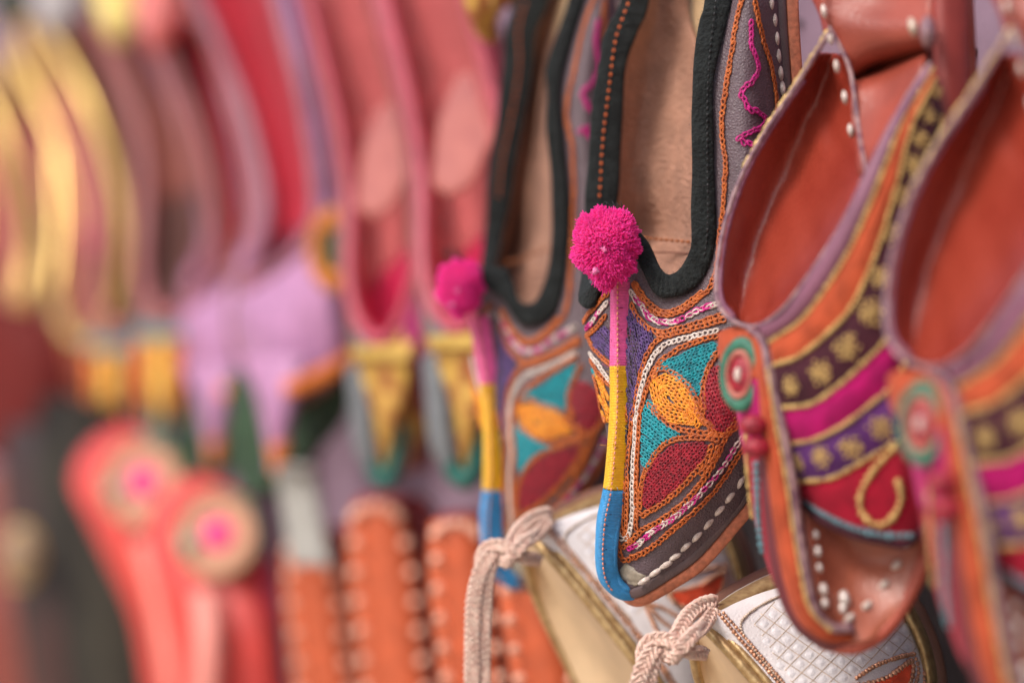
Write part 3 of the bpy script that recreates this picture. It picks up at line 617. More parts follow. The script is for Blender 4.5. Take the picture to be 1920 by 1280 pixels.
lp, _ = on(BA, sp(T6([(620,500),(560,560),(512,640),(512,705),(560,750),(612,728),(640,665),(632,610)]), 60), .0010, .69); beads('gold_loop', lp, .0011, M_['gold'], ra)
# far side of the vamp, toe strap and roundel
fa = [[(1415,612,.722),(1385,612,.732),(1350,625,.745),(1380,640,.765)],[(1420,680,.712),(1390,680,.722),(1352,670,.745),(1390,690,.77)],[(1428,785,.709),(1400,780,.720),(1380,750,.742),(1400,780,.768)],[(1445,897,.708),(1420,895,.716),(1403,890,.735),(1420,900,.765)],[(1460,1010,.708),(1445,1010,.714),(1424,1000,.73),(1440,1010,.76)],[(1482,1115,.710),(1468,1115,.714),(1450,1080,.725),(1470,1090,.74)]]
ga = patch_pts(fa, 50, 24); BF = bvh_of(ga)
h = 27
patch('far_vamp', ga[:14], M_['vorange'], ra, label='orange top of the far side of the vamp'); patch('far_vamp', ga[13:h], M_['vmag'], ra, label='magenta middle of the far side of the vamp'); patch('far_vamp', ga[h - 1:], M_['vcrim'], ra, label='dark red lower far side of the vamp')
sR = [(1420,618,.717),(1440,644,.708),(1450,700,.704),(1473,785,.702),(1494,897,.701),(1505,982,.701),(1519,1066,.700),(1534,1132,.700),(1562,1168,.701),(1598,1170,.703)]
sM = [(1402,620,.722),(1430,648,.710),(1440,700,.706),(1453,785,.703),(1474,897,.702),(1486,982,.702),(1500,1066,.701),(1518,1140,.701),(1556,1180,.702),(1598,1182,.704)]
sL = [(1400,634,.728),(1421,660,.718),(1429,700,.713),(1434,785,.710),(1445,897,.708),(1458,1000,.708),(1476,1090,.708),(1504,1160,.708),(1550,1196,.707),(1598,1194,.706)]
sO = [(1396,642,.732),(1416,668,.722),(1424,735,.718),(1427,810,.714),(1436,920,.712),(1446,1030,.712),(1462,1110,.712),(1498,1178,.712),(1552,1210,.711),(1600,1206,.709)]
band('strap_piping', sR, sM, .0034, M_['lilacpipe'], ra, n=90); sbd = band('velvet_strap', sM, sL, .0040, M_['vorange'], ra, n=90); band('strap_edge', sL, sO, .0034, leather('maroon_leather', (96, 34, 42)), ra, n=90)
beads('gold_cord', crs(PP([(x, y, z - .0021) for x, y, z in sM[1:9]]), 80), .00065, M_['gold'], ra); beads('gold_cord', crs(PP([(x + 4, y, z - .0021) for x, y, z in sL[2:9]]), 80), .0006, M_['rosegold'], ra)
for x, y in ((1412,797),(1418,838)):
    c = P(x, y, .706); C = np.array([c + np.array([d, -math.sqrt(max(0, 1 - (d / .004) ** 2)) * .0012, 0]) for d in np.linspace(-.0039, .0039, 9)]); T_, N_, B_ = frame(C); rr = .0030 * np.sqrt(np.maximum(.05, 1 - (np.linspace(-1, 1, 9)) ** 2)); v, f, uv = sweep(C, N_, B_, rr, rr, 12); mesh('red_bead', v, f, M_['crimson'], ra)
pb, _ = on(BF, sp([(1424,870),(1427,920),(1430,980),(1436,1030)], 30), .001, .73); beads('blue_cord', pb, .0012, M_['bluegrey'], ra)
pb, _ = on(BF, sp([(1404,800),(1408,880),(1416,960),(1428,1040)], 30), .001, .74); beads('gold_cord', pb, .0008, M_['gold'], ra)
def disc(name, c, n, up, ru, rv, th, m, parent, hole=0, label=None):
    """domed ring or disc"""
    t = nz(np.cross(n, up)); b = np.cross(n, t); rs = np.linspace(hole, 1, 9); ph = np.linspace(0, 2 * math.pi, 41)[:-1]
    prof = np.sqrt(np.maximum(0, 1 - ((rs - (hole + 1) / 2) / ((1 - hole) / 2)) ** 2)) if hole else np.sqrt(1 - rs ** 2 * .98)
    p = c + (rs[:, None, None] * (t * (np.cos(ph) * ru)[:, None] + b * (np.sin(ph) * rv)[:, None])[None]) + n * (prof * th)[:, None, None]
    return mesh(name, p.reshape(-1, 3), gridfaces(9, 40, True), m, parent, label=label)
rn = nz(np.array([-.62, -.78, .05])); up = np.array([.0, 0, 1.]); rc = P(1389, 702, .7165)
ro = disc('roundel', rc, rn, up, .0070, .0106, .0014, M_['green'], ra, hole=.62)
disc('roundel_ring', rc, rn, up, .0046, .0072, .0018, thread('dull_salmon', (176, 104, 90)), ro, hole=.7); disc('roundel_centre', rc, rn, up, .0036, .0056, .0016, M_['crimson'], ro); disc('roundel_eye', rc + rn * .001, rn, up, .0012, .0022, .0016, M_['white'], ro)
copy_thing(ra, P(1730, 785, .645) - P(1389, 700, .735), 'very blurred red leather shoe with velvet bands at the right edge, nearest of all', rot=(0, R(-1), 0))

# ------------------------------------------------------------------ white and gold slippers with a pink cord
WG = 'white and gold slippers with pink cords'
wa = thing('white_slipper', P(1200, 1300, .87), 'white slipper with gold piping, coral half moon and hanging pink cord, under the grey shoe', 'slipper', WG)
ri = [(1003,1005,.858),(1038,1042,.852),(1085,1096,.848),(1135,1158,.845),(1180,1215,.843),(1222,1272,.843),(1258,1330,.845),(1290,1400,.85)]
ou = [(1008,990,.862),(1062,955,.872),(1140,922,.880),(1240,908,.886),(1335,950,.888),(1388,1040,.888),(1405,1150,.888),(1400,1320,.888)]
def lerp3(a, b, t, d=0): return (a[0] + (b[0] - a[0]) * t, a[1] + (b[1] - a[1]) * t, a[2] + (b[2] - a[2]) * t + d)
gw = patch_pts([[r, lerp3(r, o, .33, -.008), lerp3(r, o, .72, -.010), o] for r, o in zip(ri, ou)], 60, 40)
patch('upper', gw, M_['wleather'], wa); BW = bvh_of(gw)
tube('gold_piping', [(x - 4, y + 2, z - .001) for x, y, z in ri], .0019, M_['goldl'], wa, n=80)
tube('gold_piping', [(x + 9, y - 5, z - .001) for x, y, z in ri], .0012, M_['goldl'], wa, n=80)
band('gold_edge', [(x, y, z - .004) for x, y, z in ou], [(x + dx, y + dy, z - .011) for (x, y, z), (dx, dy) in zip(ou, [(5,2),(9,15),(6,18),(0,17),(-13,11),(-16,1),(-16,0),(-16,0)])], .003, M_['goldl'], wa, n=80)
cr = [(985,1045,.872),(1000,1105,.882),(1030,1175,.888),(1065,1245,.892),(1095,1310,.892),(1120,1370,.892),(1140,1420,.892),(1160,1480,.892)]
patch('lining', [[r, lerp3(r, o, .5, .012), o] for r, o in zip(ri, cr)], M_['cream'], wa, 40, 16)
tube('lining_edge', cr, .0016, M_['goldl'], wa, n=60)
rb, _ = on(BW, [(x + 20, y - 12) for x, y, z in ri], .001, .85); beads('beaded_edge', rb, .0007, M_['rosegold'], wa); rb, _ = on(BW, [(x + 27, y - 14) for x, y, z in ri], .001, .85); beads('beaded_edge', rb, .0006, M_['rosegold'], wa)
# inner panel line
pl = sp([(1180,1160),(1120,1095),(1075,1040),(1058,1010),(1075,990),(1120,968),(1170,955)], 70); q, _ = on(BW, pl, .001, .85); beads('panel_outline', q, .0005, M_['net'], wa)
def scales(bv, parent, poly, ox, oy, ax, bx, rng_i, rng_j, Yd, m=None):
    for i in rng_i:
        for j in rng_j:
            x0 = ox + ax[0] * i + bx[0] * j; y0 = oy + ax[1] * i + bx[1] * j
            cx_, cy_ = x0 + (ax[0] + bx[0]) / 2, y0 + (ax[1] + bx[1]) / 2
            if not inside(poly, cx_, cy_): continue
            g = np.zeros((5, 5, 3))
            for a in range(5):
                for b in range(5):
                    s, t = a / 4, b / 4; s2, t2 = .03 + s * .94, .03 + t * .94
                    p, n = proj(bv, x0 + ax[0] * s2 + bx[0] * t2, y0 + ax[1] * s2 + bx[1] * t2, Yd, .0002); g[a, b] = p + n * .0006 * (math.sin(math.pi * s) * math.sin(math.pi * t)) ** .45
            mesh('scale', g.reshape(-1, 3), gridfaces(5, 5), M_['wscale'], parent)
    L = []
    def lines(o0, d, e, ri_, rj_):
        for i in ri_:
            run = []
            for t in np.arange(rj_[0], rj_[-1] + 1, .2):
                x = o0[0] + d[0] * i + e[0] * t; y = o0[1] + d[1] * i + e[1] * t
                if inside(poly, x, y): run.append((x, y))
                else:
                    if len(run) > 3: L.append(run)
                    run = []
            if len(run) > 3: L.append(run)
    lines((ox, oy), ax, bx, rng_i, rng_j); lines((ox, oy), bx, ax, rng_j, rng_i)
    acc = ([], [])
    for r_ in L:
        p, n = on(bv, r_, .0005, Yd); C = crs(p, len(p)); T_, N_, B_ = frame(C); v, f, uv = sweep(C, N_, B_, .00020, .00024, 5, base=len(acc[0])); acc[0].extend(v.tolist()); acc[1].extend(f)
    mesh('net_thread', acc[0], acc[1], M_['net'], parent, kind='stuff')
scales(BW, wa, [(1075,1000),(1120,972),(1200,950),(1340,975),(1368,1060),(1372,1080),(1300,1060),(1240,1100),(1195,1155),(1140,1100)], 1000, 900, (19, 13), (-16, 15), range(-4, 30), range(-14, 24), .86)
# coral half moon
moon = sp([(1247,1112),(1275,1108),(1310,1098),(1335,1082),(1352,1075),(1350,1100),(1335,1125),(1305,1140),(1270,1136),(1247,1112)], 50)
mp, mn = on(BW, moon, .0008, .86); cn = mp.mean(0); nn = nz(mn.mean(0))
rings = np.stack([cn + (mp - cn) * s + nn * .0020 * math.sqrt(1 - s * s * .95) for s in np.linspace(.02, 1, 8)]); mesh('coral_half_moon', rings.reshape(-1, 3), gridfaces(8, 50), M_['gem'], wa)
beads('moon_beading', mp + nn * .0005, .0010, M_['rosegold'], wa)
for L in ([(1255,1098),(1290,1078),(1330,1066),(1358,1062)], [(1360,1062),(1366,1090),(1355,1120)], [(1205,1130),(1222,1165),(1240,1205),(1250,1235)], [(1215,1135),(1235,1160),(1262,1180)], [(1205,1130),(1240,1140),(1275,1160)], [(1370,1000),(1378,1050),(1376,1110)]):
    q, _ = on(BW, sp(L, 30), .0008, .86); beads('bead_line', q, .0008, M_['rosegold'], wa)
sole_w = [(x + 4, y + 6, z + .006) for x, y, z in ou]
tube('sole', sole_w, .004, leather('brown_sole', (120, 84, 70)), wa, n=60)
def braid(name, L, wdt, r, parent, m, turns_per_m=330, n=None, world=False, label=None):
    C0 = crs(PP(L), 60); C = arc(C0, .0007); n = len(C); T_, N_, B_ = frame(C, np.array([0, -1., .15])); s = np.arange(n) * .0007; acc = ([], [])
    for k in range(3):
        ph = s * turns_per_m * 2 * math.pi / 2 + k * 2 * math.pi / 3; q = C + B_ * (np.sin(ph) * wdt * 1.05)[:, None] + N_ * (np.sin(2 * ph) * r * 1.15)[:, None]
        t2, n2, b2 = frame(q, np.array([0, -1., .15]))
        for o_ in (-.45, .45):
            v, f, uv = sweep(q + b2 * r * o_ * 1.2, n2, b2, r * .72, r * .55, 6, base=len(acc[0])); acc[0].extend(v.tolist()); acc[1].extend(f)
    return mesh(name, acc[0], acc[1], m, parent, label=label)
CO = thing('knotted_cord', P(940, 1045, .842), 'long pale pink braided cord hanging from the slipper with the coral half moon', 'cord', 'pink cords')
cm = M_['cord']
braid('knot_strand', [(1030,962,.853),(1005,968,.848),(980,985,.842),(962,1012,.836),(948,1040,.834),(945,1058,.838)], .0014, .00105, CO, cm)
braid('knot_strand', [(905,1075,.838),(903,1045,.838),(915,1025,.835),(940,1022,.833),(965,1035,.832),(985,1045,.838),(1010,1048,.845)], .0013, .0010, CO, cm)
braid('knot_strand', [(1028,975,.850),(1008,1000,.842),(985,1015,.832),(965,1035,.828),(948,1058,.832)], .0013, .0010, CO, cm)
for dx, dz in ((-10, 0), (10, .0015)):
    braid('hanging_strand', [(925 + dx * .5,1035,.834+dz),(908 + dx * .7,1070,.833+dz),(899 + dx,1120,.833+dz),(896 + dx,1180,.833+dz),(895 + dx,1240,.833+dz),(895 + dx,1330,.833+dz)], .0015, .0012, CO, cm)
# second white slipper, nearer
T2w = P(1292, 1195, .775) - P(975, 1030, .858)
wb = copy_thing(wa, T2w, 'white slipper with padded net pattern and gold piping, under the red banded shoe')
cb = copy_thing(CO, P(1275, 1200, .757) - P(965, 1025, .836), 'pale pink cord knotted in a fat bow on the lower right white slipper')

# ------------------------------------------------------------------ far shoes: rim loop, lining and shell lofted from two traced loops
def far_shoe(name, label, cat, rim, out, rimr, rim_m, lin_m, shell, sole_m, group=None, insole=None, deep=.04, insole_to=.6, trim=None):
    n = len(rim); base = min(out, key=lambda q: -q[1]); t = thing(name, P(*base), label, cat, group)
    tube('rim', rim, rimr, rim_m, t, n=110)
    h = n // 2; rows = []
    for i in range(h):
        a, b = rim[i], rim[n - 1 - i]; rows.append([a, lerp3(a, b, .3, deep), lerp3(a, b, .7, deep * .8), b])
    c = rim[h]; rows.append([lerp3(rim[h - 1], c, .8), c, c, lerp3(rim[n - h], c, .8)])
    g = patch_pts(rows, 50, 20); k = int(50 * insole_to)
    if insole: patch('insole', g[:k], insole, t); patch('lining', g[k - 1:], lin_m, t)
    else: patch('lining', g, lin_m, t)
    G = [[r, lerp3(r, o, .4, -.010), lerp3(r, o, .8, -.006), o] for r, o in zip(rim, out)]
    gs = patch_pts(G, 120, 20)
    lo = 0
    for idx, (frac, nm, m) in enumerate(shell):
        hi = int(frac * 119) + 1; patch(nm, gs[lo:hi], m, t); lo = hi - 1
    if trim: tube('side_piping', [lerp3(r_, o_, .55, -.013) for r_, o_ in zip(rim[h + 1:], out[h + 1:])], rimr * .45, trim, t, n=70)
    tube('sole_edge', out, .0028, sole_m, t, n=110)
    t['_'] = 0; del t['_']
    return t, gs
brown = leather('brown_far_sole', (120, 70, 60))
# pink rimmed, gold brocade toe
PK = 'pink rimmed shoes with gold brocade toes'
rimD = [(560,-60,1.16),(600,90,1.15),(635,240,1.14),(655,380,1.13),(655,520,1.11),(672,600,1.10),(708,638,1.085),(740,622,1.08),(765,565,1.075),(788,475,1.07),(802,385,1.07),(785,290,1.07),(755,170,1.075),(722,50,1.08),(695,-60,1.09)]
outD = [(548,-60,1.19),(585,90,1.19),(620,240,1.18),(642,380,1.17),(650,520,1.15),(680,720,1.13),(722,890,1.105),(785,840,1.09),(816,740,1.09),(826,600,1.095),(826,450,1.10),(815,300,1.10),(790,170,1.105),(757,50,1.11),(730,-60,1.12)]
Mpk = leather('dusty_pink_rim', (170, 72, 88), rough=.4); Mcr = leather('crimson_lining', (186, 34, 74)); Mpe = leather('peach_insole', (186, 98, 98), rough=.22)
Mgb = mat('gold_brocade', (212, 172, 78), rough=.45, metal=.3, rgb2=(148, 76, 44), vscale=95, var=.3, bump=1, bscale=300, bd=.002); Mgy = leather('silver_grey_side', (112, 116, 120)); Mwine = leather('wine_side', (150, 32, 62))
rimD = [(a, b, c + .05) for a, b, c in rimD]; outD = [(a, b, c + .05) for a, b, c in outD]
sD, gD = far_shoe('brocade_shoe', 'pink rimmed shoe with gold brocade toe, further from the pompoms than its twin', 'shoe', rimD, outD, .0032, Mpk, Mcr, [(.30, 'quarter', Mwine), (.40, 'side_panel', Mgy), (.47, 'brocade_toe', Mgb), (.535, 'brocade_toe', Mgb), (.62, 'vamp_side', leather('plum_vamp', (150, 28, 92))), (1, 'quarter', Mwine)], brown, PK, trim=Mpk, insole=Mpe, insole_to=.66)
patch('insole_sheen', [[(668,392,1.145),(700,408,1.14),(734,392,1.14)],[(674,320,1.15),(718,335,1.145),(766,322,1.142)],[(690,250,1.155),(738,258,1.15),(782,246,1.148)],[(716,196,1.16),(748,190,1.156),(778,184,1.153)]], mat('sheen_patch', (172, 100, 92), rough=.55, rgb2=(142, 66, 66), vscale=40, spec=.35), sD, 16, 16)  # sheen of the glossy insole put in as a separate coloured patch
band('brocade_panel', [(662,655,1.135),(685,720,1.130),(708,790,1.125),(724,870,1.130)], [(775,640,1.105),(765,720,1.110),(745,790,1.115),(730,870,1.128)], .006, Mgb, sD, n=20)
band('teal_trim', [(690,880,1.140),(705,903,1.140),(732,910,1.135),(752,870,1.130),(765,800,1.125)], [(702,862,1.130),(714,882,1.130),(730,882,1.125),(738,840,1.122),(744,790,1.120)], .006, mat('teal_far', (34, 98, 90)), sD, n=40)
band('gold_cross_band', [(658,650,1.128),(662,672,1.128)], [(776,650,1.102),(772,672,1.102)], .006, mat('bright_gold_braid', (204, 168, 84), rough=.4, metal=.3), sD, n=8)
band('russet_panel', [(762,700,1.16),(768,790,1.16),(775,880,1.16)], [(806,690,1.15),(808,790,1.15),(800,880,1.15)], .006, leather('russet_panel_leather', (122, 48, 36)), sD, n=12)
band('silver_side', [(655,690,1.150),(660,760,1.150),(668,840,1.150),(700,890,1.150)], [(672,680,1.130),(690,760,1.130),(700,830,1.135),(715,880,1.140)], .005, Mgy, sD, n=20)
copy_thing(sD, P(868, 890, 1.065) - P(722, 890, 1.155), 'pink rimmed shoe with gold brocade toe, partly hidden by the drooping pompom')
# lilac with red lining
LI = 'lilac shoes with red linings'
rimE = [(345,-60,1.42),(400,60,1.41),(450,180,1.40),(483,290,1.38),(499,380,1.36),(492,450,1.34),(456,535,1.31),(510,508,1.29),(560,468,1.27),(592,420,1.26),(598,370,1.26),(588,280,1.265),(565,160,1.27),(535,50,1.28),(505,-60,1.29)]
outE = [(330,-60,1.45),(385,60,1.45),(435,180,1.44),(468,290,1.43),(480,380,1.42),(450,480,1.40),(440,640,1.34),(520,745,1.28),(585,735,1.27),(640,680,1.26),(655,560,1.27),(650,400,1.28),(620,200,1.29),(590,50,1.30),(560,-60,1.31)]
Mli = leather('lilac_leather', (172, 122, 160), rough=.45); Mred = leather('red_lining', (166, 20, 42), rough=.6); Mgp = leather('greyish_pink_rim', (146, 92, 108), rough=.35); Mgn = mat('dotted_green_cloth', (52, 78, 50), rough=.8, rgb2=(24, 40, 28), vscale=120); Mor = velvet('orange_trim', (216, 120, 50))
sE, gE = far_shoe('lilac_shoe', 'lilac shoe with red lining and lilac spike over green cloth, nearer of the two', 'shoe', rimE, outE, .0040, Mgp, leather('maroon_lining', (100, 18, 36)), [(.36, 'quarter', Mgp), (.72, 'vamp', Mli), (1, 'quarter', leather('lavender_side', (140, 96, 150)))], brown, LI, insole=Mred, insole_to=.72)
band('green_toe', [(430,700,1.33),(432,800,1.32),(440,880,1.32),(470,930,1.31)], [(655,690,1.27),(650,780,1.275),(590,850,1.285),(500,930,1.30)], .012, Mgn, sE, n=24)
band('orange_trim', [(530,715,1.245),(575,700,1.245),(620,675,1.245),(655,655,1.25)], [(535,745,1.245),(580,728,1.245),(625,705,1.245),(660,680,1.25)], .004, Mor, sE, n=24)
band('lilac_spike', [(450,670,1.272),(484,745,1.262),(504,820,1.258),(516,878,1.258)], [(580,670,1.245),(552,745,1.245),(535,820,1.25),(524,878,1.255)], .009, Mli, sE, n=24)
band('orange_tip', [(505,835,1.250),(512,860,1.25),(518,888,1.252)], [(540,830,1.245),(535,860,1.247),(527,888,1.25)], .008, Mor, sE, n=12)
disc('medallion', P(628, 468, 1.245), nz(np.array([-.5, -.85, 0])), up, .016, .021, .003, velvet('ochre_trim', (184, 112, 48)), sE, hole=.5); disc('medallion_centre', P(630, 470, 1.245), nz(np.array([-.5, -.85, 0])), up, .008, .011, .003, Mgn, sE)
copy_thing(sE, P(404, 868, 1.46) - P(520, 880, 1.28), 'lilac shoe with red lining, further one tucked behind its lilac twin', rot=(0, 0, 0))
# dull rose, striped toe
ST = 'brown rimmed shoes with striped yellow toes'
rimF = [(170,-60,1.66),(215,60,1.65),(250,180,1.64),(270,300,1.62),(272,420,1.60),(268,520,1.58),(300,590,1.55),(350,585,1.53),(395,540,1.52),(412,470,1.51),(405,380,1.51),(380,270,1.52),(345,160,1.53),(305,50,1.54),(265,-60,1.55)]
outF = [(155,-60,1.69),(200,60,1.69),(235,180,1.68),(255,300,1.67),(258,420,1.66),(262,600,1.62),(320,850,1.54),(370,760,1.53),(405,640,1.53),(430,520,1.53),(428,400,1.54),(405,270,1.55),(370,160,1.56),(330,50,1.57),(290,-60,1.58)]
Mro = leather('dull_rose_rim', (150, 84, 84), rough=.35); Mst = mat('yellow_stripes', (222, 190, 80), rough=.6, rgb2=(190, 150, 60), vscale=60); Mtl = mat('grey_teal_band', (58, 116, 120), rough=.6)
sF, gF = far_shoe('striped_toe_shoe', 'dull rose shoe with yellow striped toe, beside the lilac shoes', 'shoe', rimF, outF, .0045, Mro, leather('dark_brown_lining', (84, 52, 46)), [(.34, 'quarter', Mro), (.60, 'vamp', leather('dusty_vamp', (150, 104, 96))), (1, 'quarter', Mro)], brown, ST, trim=leather('mauve_piping', (150, 96, 100)), insole=leather('faded_brown_insole', (128, 72, 62)), insole_to=.55)
band('teal_band', [(255,605,1.530),(300,612,1.510),(345,612,1.500),(385,600,1.490)], [(255,634,1.530),(300,642,1.510),(345,642,1.500),(385,632,1.490)], .006, Mtl, sF, n=20)
for x, m in ((268, Mor), (298, Mst), (328, Mor)):
    w_ = 16 if m is Mst else 9; band('toe_stripe', [(x - w_,640,1.500),(x - w_ + 3,720,1.490),(x + 4,790,1.490)], [(x + w_,640,1.490),(x + w_,720,1.485),(x + 12,790,1.490)], .006, m, sF, n=14)
band('dark_toe', [(255,780,1.520),(275,825,1.510),(300,850,1.500)], [(370,745,1.490),(350,800,1.490),(320,850,1.495)], .008, leather('slate_toe', (70, 76, 84)), sF, n=14)
band('teal_toe', [(272,750,1.500),(282,790,1.500),(296,830,1.500)], [(300,750,1.490),(306,790,1.490),(312,830,1.495)], .006, mat('pale_teal', (130, 150, 130)), sF, n=14)
copy_thing(sF, P(225, 850, 1.72) - P(320, 850, 1.54), 'dull rose shoe with yellow striped toe, beside the gold shoes')
# gold rimmed
GO = 'gold rimmed shoes at the far end of the row'
rimG = [(40,40,1.92),(70,130,1.91),(98,240,1.90),(110,350,1.88),(112,450,1.86),(105,550,1.84),(125,620,1.80),(160,640,1.77),(200,600,1.75),(226,530,1.74),(233,440,1.735),(218,340,1.74),(185,240,1.75),(140,140,1.77),(85,50,1.80)]
outG = [(25,40,1.95),(52,130,1.95),(80,240,1.94),(92,350,1.93),(95,450,1.92),(98,600,1.88),(130,700,1.82),(165,740,1.78),(215,650,1.77),(240,540,1.765),(247,440,1.765),(233,340,1.77),(200,240,1.78),(155,140,1.80),(100,50,1.83)]
Mgr = mat('soft_gold_rim', (232, 196, 118), rough=.24, metal=.6, var=.1); Mru = leather('russet_vamp', (140, 66, 44))
sG, gG = far_shoe('gold_rimmed_shoe', 'gold rimmed russet shoe, rightmost of the gold ones', 'shoe', rimG, outG, .0048, Mgr, leather('tan_rose_lining', (146, 86, 70)), [(.38, 'quarter', leather('tan_side', (116, 70, 54))), (.62, 'vamp', Mru), (1, 'quarter', leather('deep_maroon_side', (112, 48, 46), rough=.4))], brown, GO, trim=Mgr)
tube('magenta_binding', [(100,180,1.83),(140,290,1.82),(165,400,1.81),(172,480,1.80)], .004, leather('magenta_binding', (186, 50, 100)), sG)
copy_thing(sG, P(62, 720, 1.95) - P(130, 700, 1.82), 'gold rimmed russet shoe, middle one of the gold ones', rot=(0, R(1), 0))
copy_thing(sG, P(-30, 700, 2.05) - P(130, 700, 1.82), 'gold rimmed russet shoe cut off by the left edge of the picture', rot=(0, R(1), 0))

# ------------------------------------------------------------------ lower row
def toe_up(name, label, cat, left, right, th, m, group=None, top=None):
    t = thing(name, P(*left[-1]), label, cat, group); band('upper', left, right, th, m, t, n=60, sides=24, power=.9); return t
Mco = leather('coral_leather', (202, 66, 58), rough=.4); Mcream = mat('cream_ring', (206, 146, 120), rough=.7)
CS = 'coral slippers with pink buttons'
def coral(dx, dy, Y, label):
    t = thing('coral_slipper', P(300 + dx, 1200 + dy, Y), label, 'slipper', CS); s = Y / 1.4
    lean = .25 if dx else 0
    def q(L): return [(x + dx - lean * max(0, y - 905), y + dy, z * s) for x, y, z in L]
    band('upper', q([(225,832,1.47),(158,862,1.46),(142,915,1.45),(175,985,1.43),(212,1060,1.42),(255,1160,1.41),(280,1300,1.41),(300,1420,1.41)]), q([(275,833,1.44),(330,850,1.42),(352,920,1.40),(366,1000,1.39),(412,1080,1.38),(452,1180,1.38),(492,1300,1.38),(520,1420,1.38)]), .03, Mco, t, n=60, sides=24, power=.9)
    band('pale_streak', q([(255,1020,1.385),(280,1100,1.375),(300,1200,1.37),(318,1320,1.37),(325,1420,1.37)]), q([(290,1010,1.375),(320,1090,1.365),(342,1200,1.36),(358,1320,1.36),(365,1420,1.36)]), .012, leather('pale_coral_streak', (222, 138, 124), rough=.3), t, n=30)  # paler raised streak running down the coral upper
    band('crimson_side', q([(345,960,1.40),(372,1060,1.39),(402,1180,1.385),(430,1300,1.385),(450,1420,1.385)]), q([(372,960,1.41),(412,1060,1.40),(452,1180,1.40),(490,1300,1.40),(510,1420,1.40)]), .02, leather('crimson_side_leather', (196, 50, 74), rough=.4), t, n=30)
    c = P(272 + dx, 905 + dy, 1.385 * s); n = nz(np.array([-.3, -.95, .1]))
    disc('medallion', c, n, up, .0235 * s, .0225 * s, .004, Mcream, t, hole=.35); disc('medallion_ring', c + n * .002, n, up, .0245 * s, .0235 * s, .004, mat('pale_green_ring', (150, 150, 110)), t, hole=.84)
    disc('button', c + n * .002, n, up, .0094 * s, .0086 * s, .006, mat('pink_button', (252, 80, 146), rough=.7), t)
    disc('green_sequin', c - np.array([.017 * s, 0, .004]) + n * .003, n, up, .004, .005, .002, mat('jade', (110, 168, 140)), t)
    return t
coral(0, 0, 1.50, 'coral slipper with pink button on a cream medallion, further and higher one')
coral(140, 97, 1.36, 'coral slipper with pink button on a cream medallion, nearer and lower one')
OS = 'orange leather slippers with beaded edges'
Mol = leather('orange_leather', (190, 88, 50), rough=.45); Mdot = mat('pale_bead', (236, 182, 156), rough=.3)
def orange_slipper(x, y, Y, label, w=120, lean=.11, dark=False):
    t = thing('orange_slipper', P(x + 40, 1300, Y), label, 'slipper', OS); H = [0, .03, .12, .3, .5, .75, 1.0]; Wd = [.18, .55, .85, 1, 1, 1.02, 1.05]; hgt = 1420 - y
    L = [(x - w / 2 * b + lean * hgt * a, y + hgt * a, Y + .008) for a, b in zip(H, Wd)]; Rr = [(x + w / 2 * b + lean * hgt * a, y + hgt * a, Y - .008) for a, b in zip(H, Wd)]
    band('upper', L, Rr, .022, Mol, t, n=60, sides=24, power=.9)
    band('sole', [(a - 3, b - 14, c + .02) for a, b, c in L], [(a + 64, b - 10, c + .012) for a, b, c in Rr], .012, leather('dark_red_side', (118, 34, 40)), t, n=40)
    e = .0036 * Y
    for k in range(1, 12):
        yy = y + 22 + k * 55
        if yy > 1400: break
        a = (yy - y) / hgt; wv = np.interp(a, H, Wd)
        for sgn in (-1, 1):
            c = P(x + sgn * w / 2 * wv * .86 + lean * (yy - y), yy, Y - .0115)
            disc('bead', c, nz(np.array([sgn * .3 - .1, -.9, .1])), up, e * .62, e * .62, .004, Mdot, t)
    for k in range(7):
        a = math.pi * (k + .5) / 7; c = P(x - math.cos(a) * w * .36, y + 36 - math.sin(a) * 26, Y - .0105); disc('bead', c, nz(np.array([0, -.9, .3])), up, e * .55, e * .55, .003, Mdot, t)
    return t
orange_slipper(578, 1000, 1.27, 'orange leather slipper with beaded edges, under the grey pull tab beside the coral slippers', 105)
orange_slipper(705, 940, 1.17, 'orange leather slipper with two full beaded rows, below the blurred gold brocade toe', 125)
orange_slipper(855, 972, 1.05, 'orange leather slipper with scalloped beaded top, left of the hanging pink cord', 112)
orange_slipper(985, 1030, .985, 'orange leather slipper mostly hidden behind the hanging pink cord', 110, lean=.16)
tg = thing('pull_tab', P(565, 1010, 1.24), 'pale grey fabric tab standing above the orange slipper', 'tab')
band('tab', [(520,878,1.24),(528,930,1.24),(540,1010,1.235),(548,1060,1.23)], [(588,878,1.225),(598,930,1.225),(612,1010,1.22),(622,1060,1.215)], .008, mat('pale_grey_fabric', (150, 147, 140), rough=.7), tg, n=20); tube('hem', [(520,882,1.228),(555,876,1.222),(590,882,1.219)], .002, mat('grey_hem', (130, 124, 118)), tg, n=12)

# dark and red shoes at bottom left, upper left bits
def blunt(name, label, cat, pts_l, pts_r, th, m, trim, group=None):
    t = thing(name, P(*pts_l[-1]), label, cat, group); band('upper', pts_l, pts_r, th, m, t, n=50, sides=20, power=.9); tube('rim', pts_r, .004, trim, t, n=40); tube('rim', pts_l, .004, trim, t, n=40); return t
Mbk = leather('black_leather', (56, 52, 44), rough=.8, spec=.2, rgb2=(26, 22, 20), vscale=14); Mdk = leather('dark_brown_leather', (66, 34, 30), rgb2=(38, 24, 22), vscale=14); Mrd = leather('brick_red_leather', (98, 26, 22), rough=.6, spec=.2)
blunt('red_slipper', 'brick red slipper at the left edge, below the gold rims', 'slipper', [(-60,560,1.88),(-70,650,1.87),(-60,760,1.86),(-30,860,1.85)], [(70,590,1.82),(120,660,1.81),(120,760,1.81),(60,860,1.82)], .04, Mrd, Mrd)
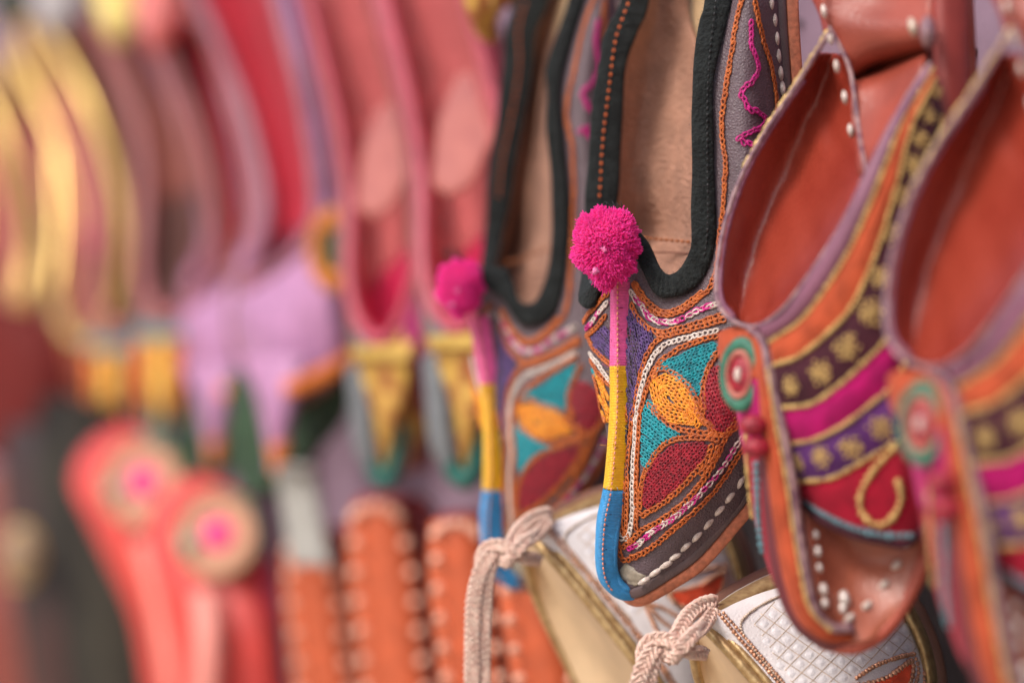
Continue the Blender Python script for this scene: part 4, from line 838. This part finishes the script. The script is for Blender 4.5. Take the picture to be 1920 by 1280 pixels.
blunt('red_slipper', 'dark red slipper between the brick red one and the striped toes', 'slipper', [(70,640,1.90),(75,740,1.88),(95,830,1.87)], [(165,660,1.83),(185,740,1.81),(170,830,1.81)], .03, leather('maroon_far', (120, 36, 40)), Mrd)
DK = 'dark slippers in the lower left corner'
blunt('dark_slipper', 'black slipper standing directly left of the coral slippers', 'slipper', [(110,760,1.72),(95,880,1.70),(120,1000,1.68),(150,1150,1.66),(170,1350,1.66)], [(195,760,1.66),(215,880,1.62),(235,1000,1.58),(260,1150,1.56),(285,1350,1.55)], .05, Mbk, Mbk, DK)
blunt('dark_slipper', 'dark brown slipper with reddish tip, left of the black slipper', 'slipper', [(20,800,1.86),(20,900,1.84),(40,1050,1.82),(60,1200,1.80),(80,1350,1.80)], [(110,800,1.78),(130,900,1.75),(135,1050,1.73),(160,1200,1.72),(180,1350,1.72)], .04, Mdk, leather('maroon_far', (120, 36, 40)), DK)
blunt('dark_slipper', 'red brown slipper cut off by the lower left corner', 'slipper', [(-80,880,1.96),(-70,1000,1.94),(-60,1150,1.92),(-40,1350,1.92)], [(40,880,1.88),(50,1000,1.86),(70,1150,1.84),(100,1350,1.84)], .04, leather('red_brown_far', (122, 56, 46)), Mrd, DK)
cm_ = thing('cream_ornament', P(42, 1040, 1.80), 'pale cream oval ornament on the dark slippers at the left edge', 'ornament')
disc('oval', P(40, 1040, 1.72), nz(np.array([-.2, -.95, 0])), up, .013, .019, .008, mat('cream_satin', (150, 124, 98), rough=.5), cm_); disc('ring', P(40, 1040, 1.722), nz(np.array([-.2, -.95, 0])), up, .015, .021, .004, Mgr, cm_, hole=.85)
def hanging_toe(label, x, y, Y, rx, ry, m, tilt, m2):
    t = thing('slipper_toe', P(x, y, Y), label, 'slipper', 'slippers of the row above'); dx = math.sin(R(tilt)) * 3
    band('toe', [(x - rx * .9 + dx * rx / 2, y - ry * 2.6, Y + .02), (x - rx, y - ry * .8, Y + .01), (x - rx * .8, y + ry * .3, Y), (x - rx * .25, y + ry, Y)], [(x + rx * .9 + dx * rx / 2, y - ry * 2.6, Y - .02), (x + rx, y - ry * .8, Y - .015), (x + rx * .8, y + ry * .3, Y - .01), (x + rx * .25, y + ry, Y)], .03, m, t, n=30, sides=20, power=1)
    tube('seam', [(x + dx * rx / 2, y - ry * 2.6, Y - .02), (x, y - ry * .8, Y - .019), (x, y + ry * .8, Y - .013)], .0015, m2, t, n=20)
hanging_toe('pale yellow toe poking down at the top left', 232, 30, 1.62, 48, 36, mat('pale_yellow_satin', (226, 206, 120), rough=.3), -10, Mgr)
hanging_toe('rose pink toe poking down next to the pale yellow one', 305, 45, 1.52, 40, 40, leather('rose_far', (216, 118, 112), rough=.4), 5, Mro)
hanging_toe('light grey toe above the gold rimmed shoes', 115, 15, 1.75, 55, 45, leather('light_grey_far', (170, 164, 164)), 0, Mgy)
hanging_toe('gold speckled toe at the top between the pink shoes and the black binding', 925, -5, 1.0, 36, 30, Mgb, 10, Mgr)
hanging_toe('dark green grey toe in the top left corner', 25, 5, 1.85, 50, 35, leather('dark_green_far', (62, 66, 58)), 0, Mgy)
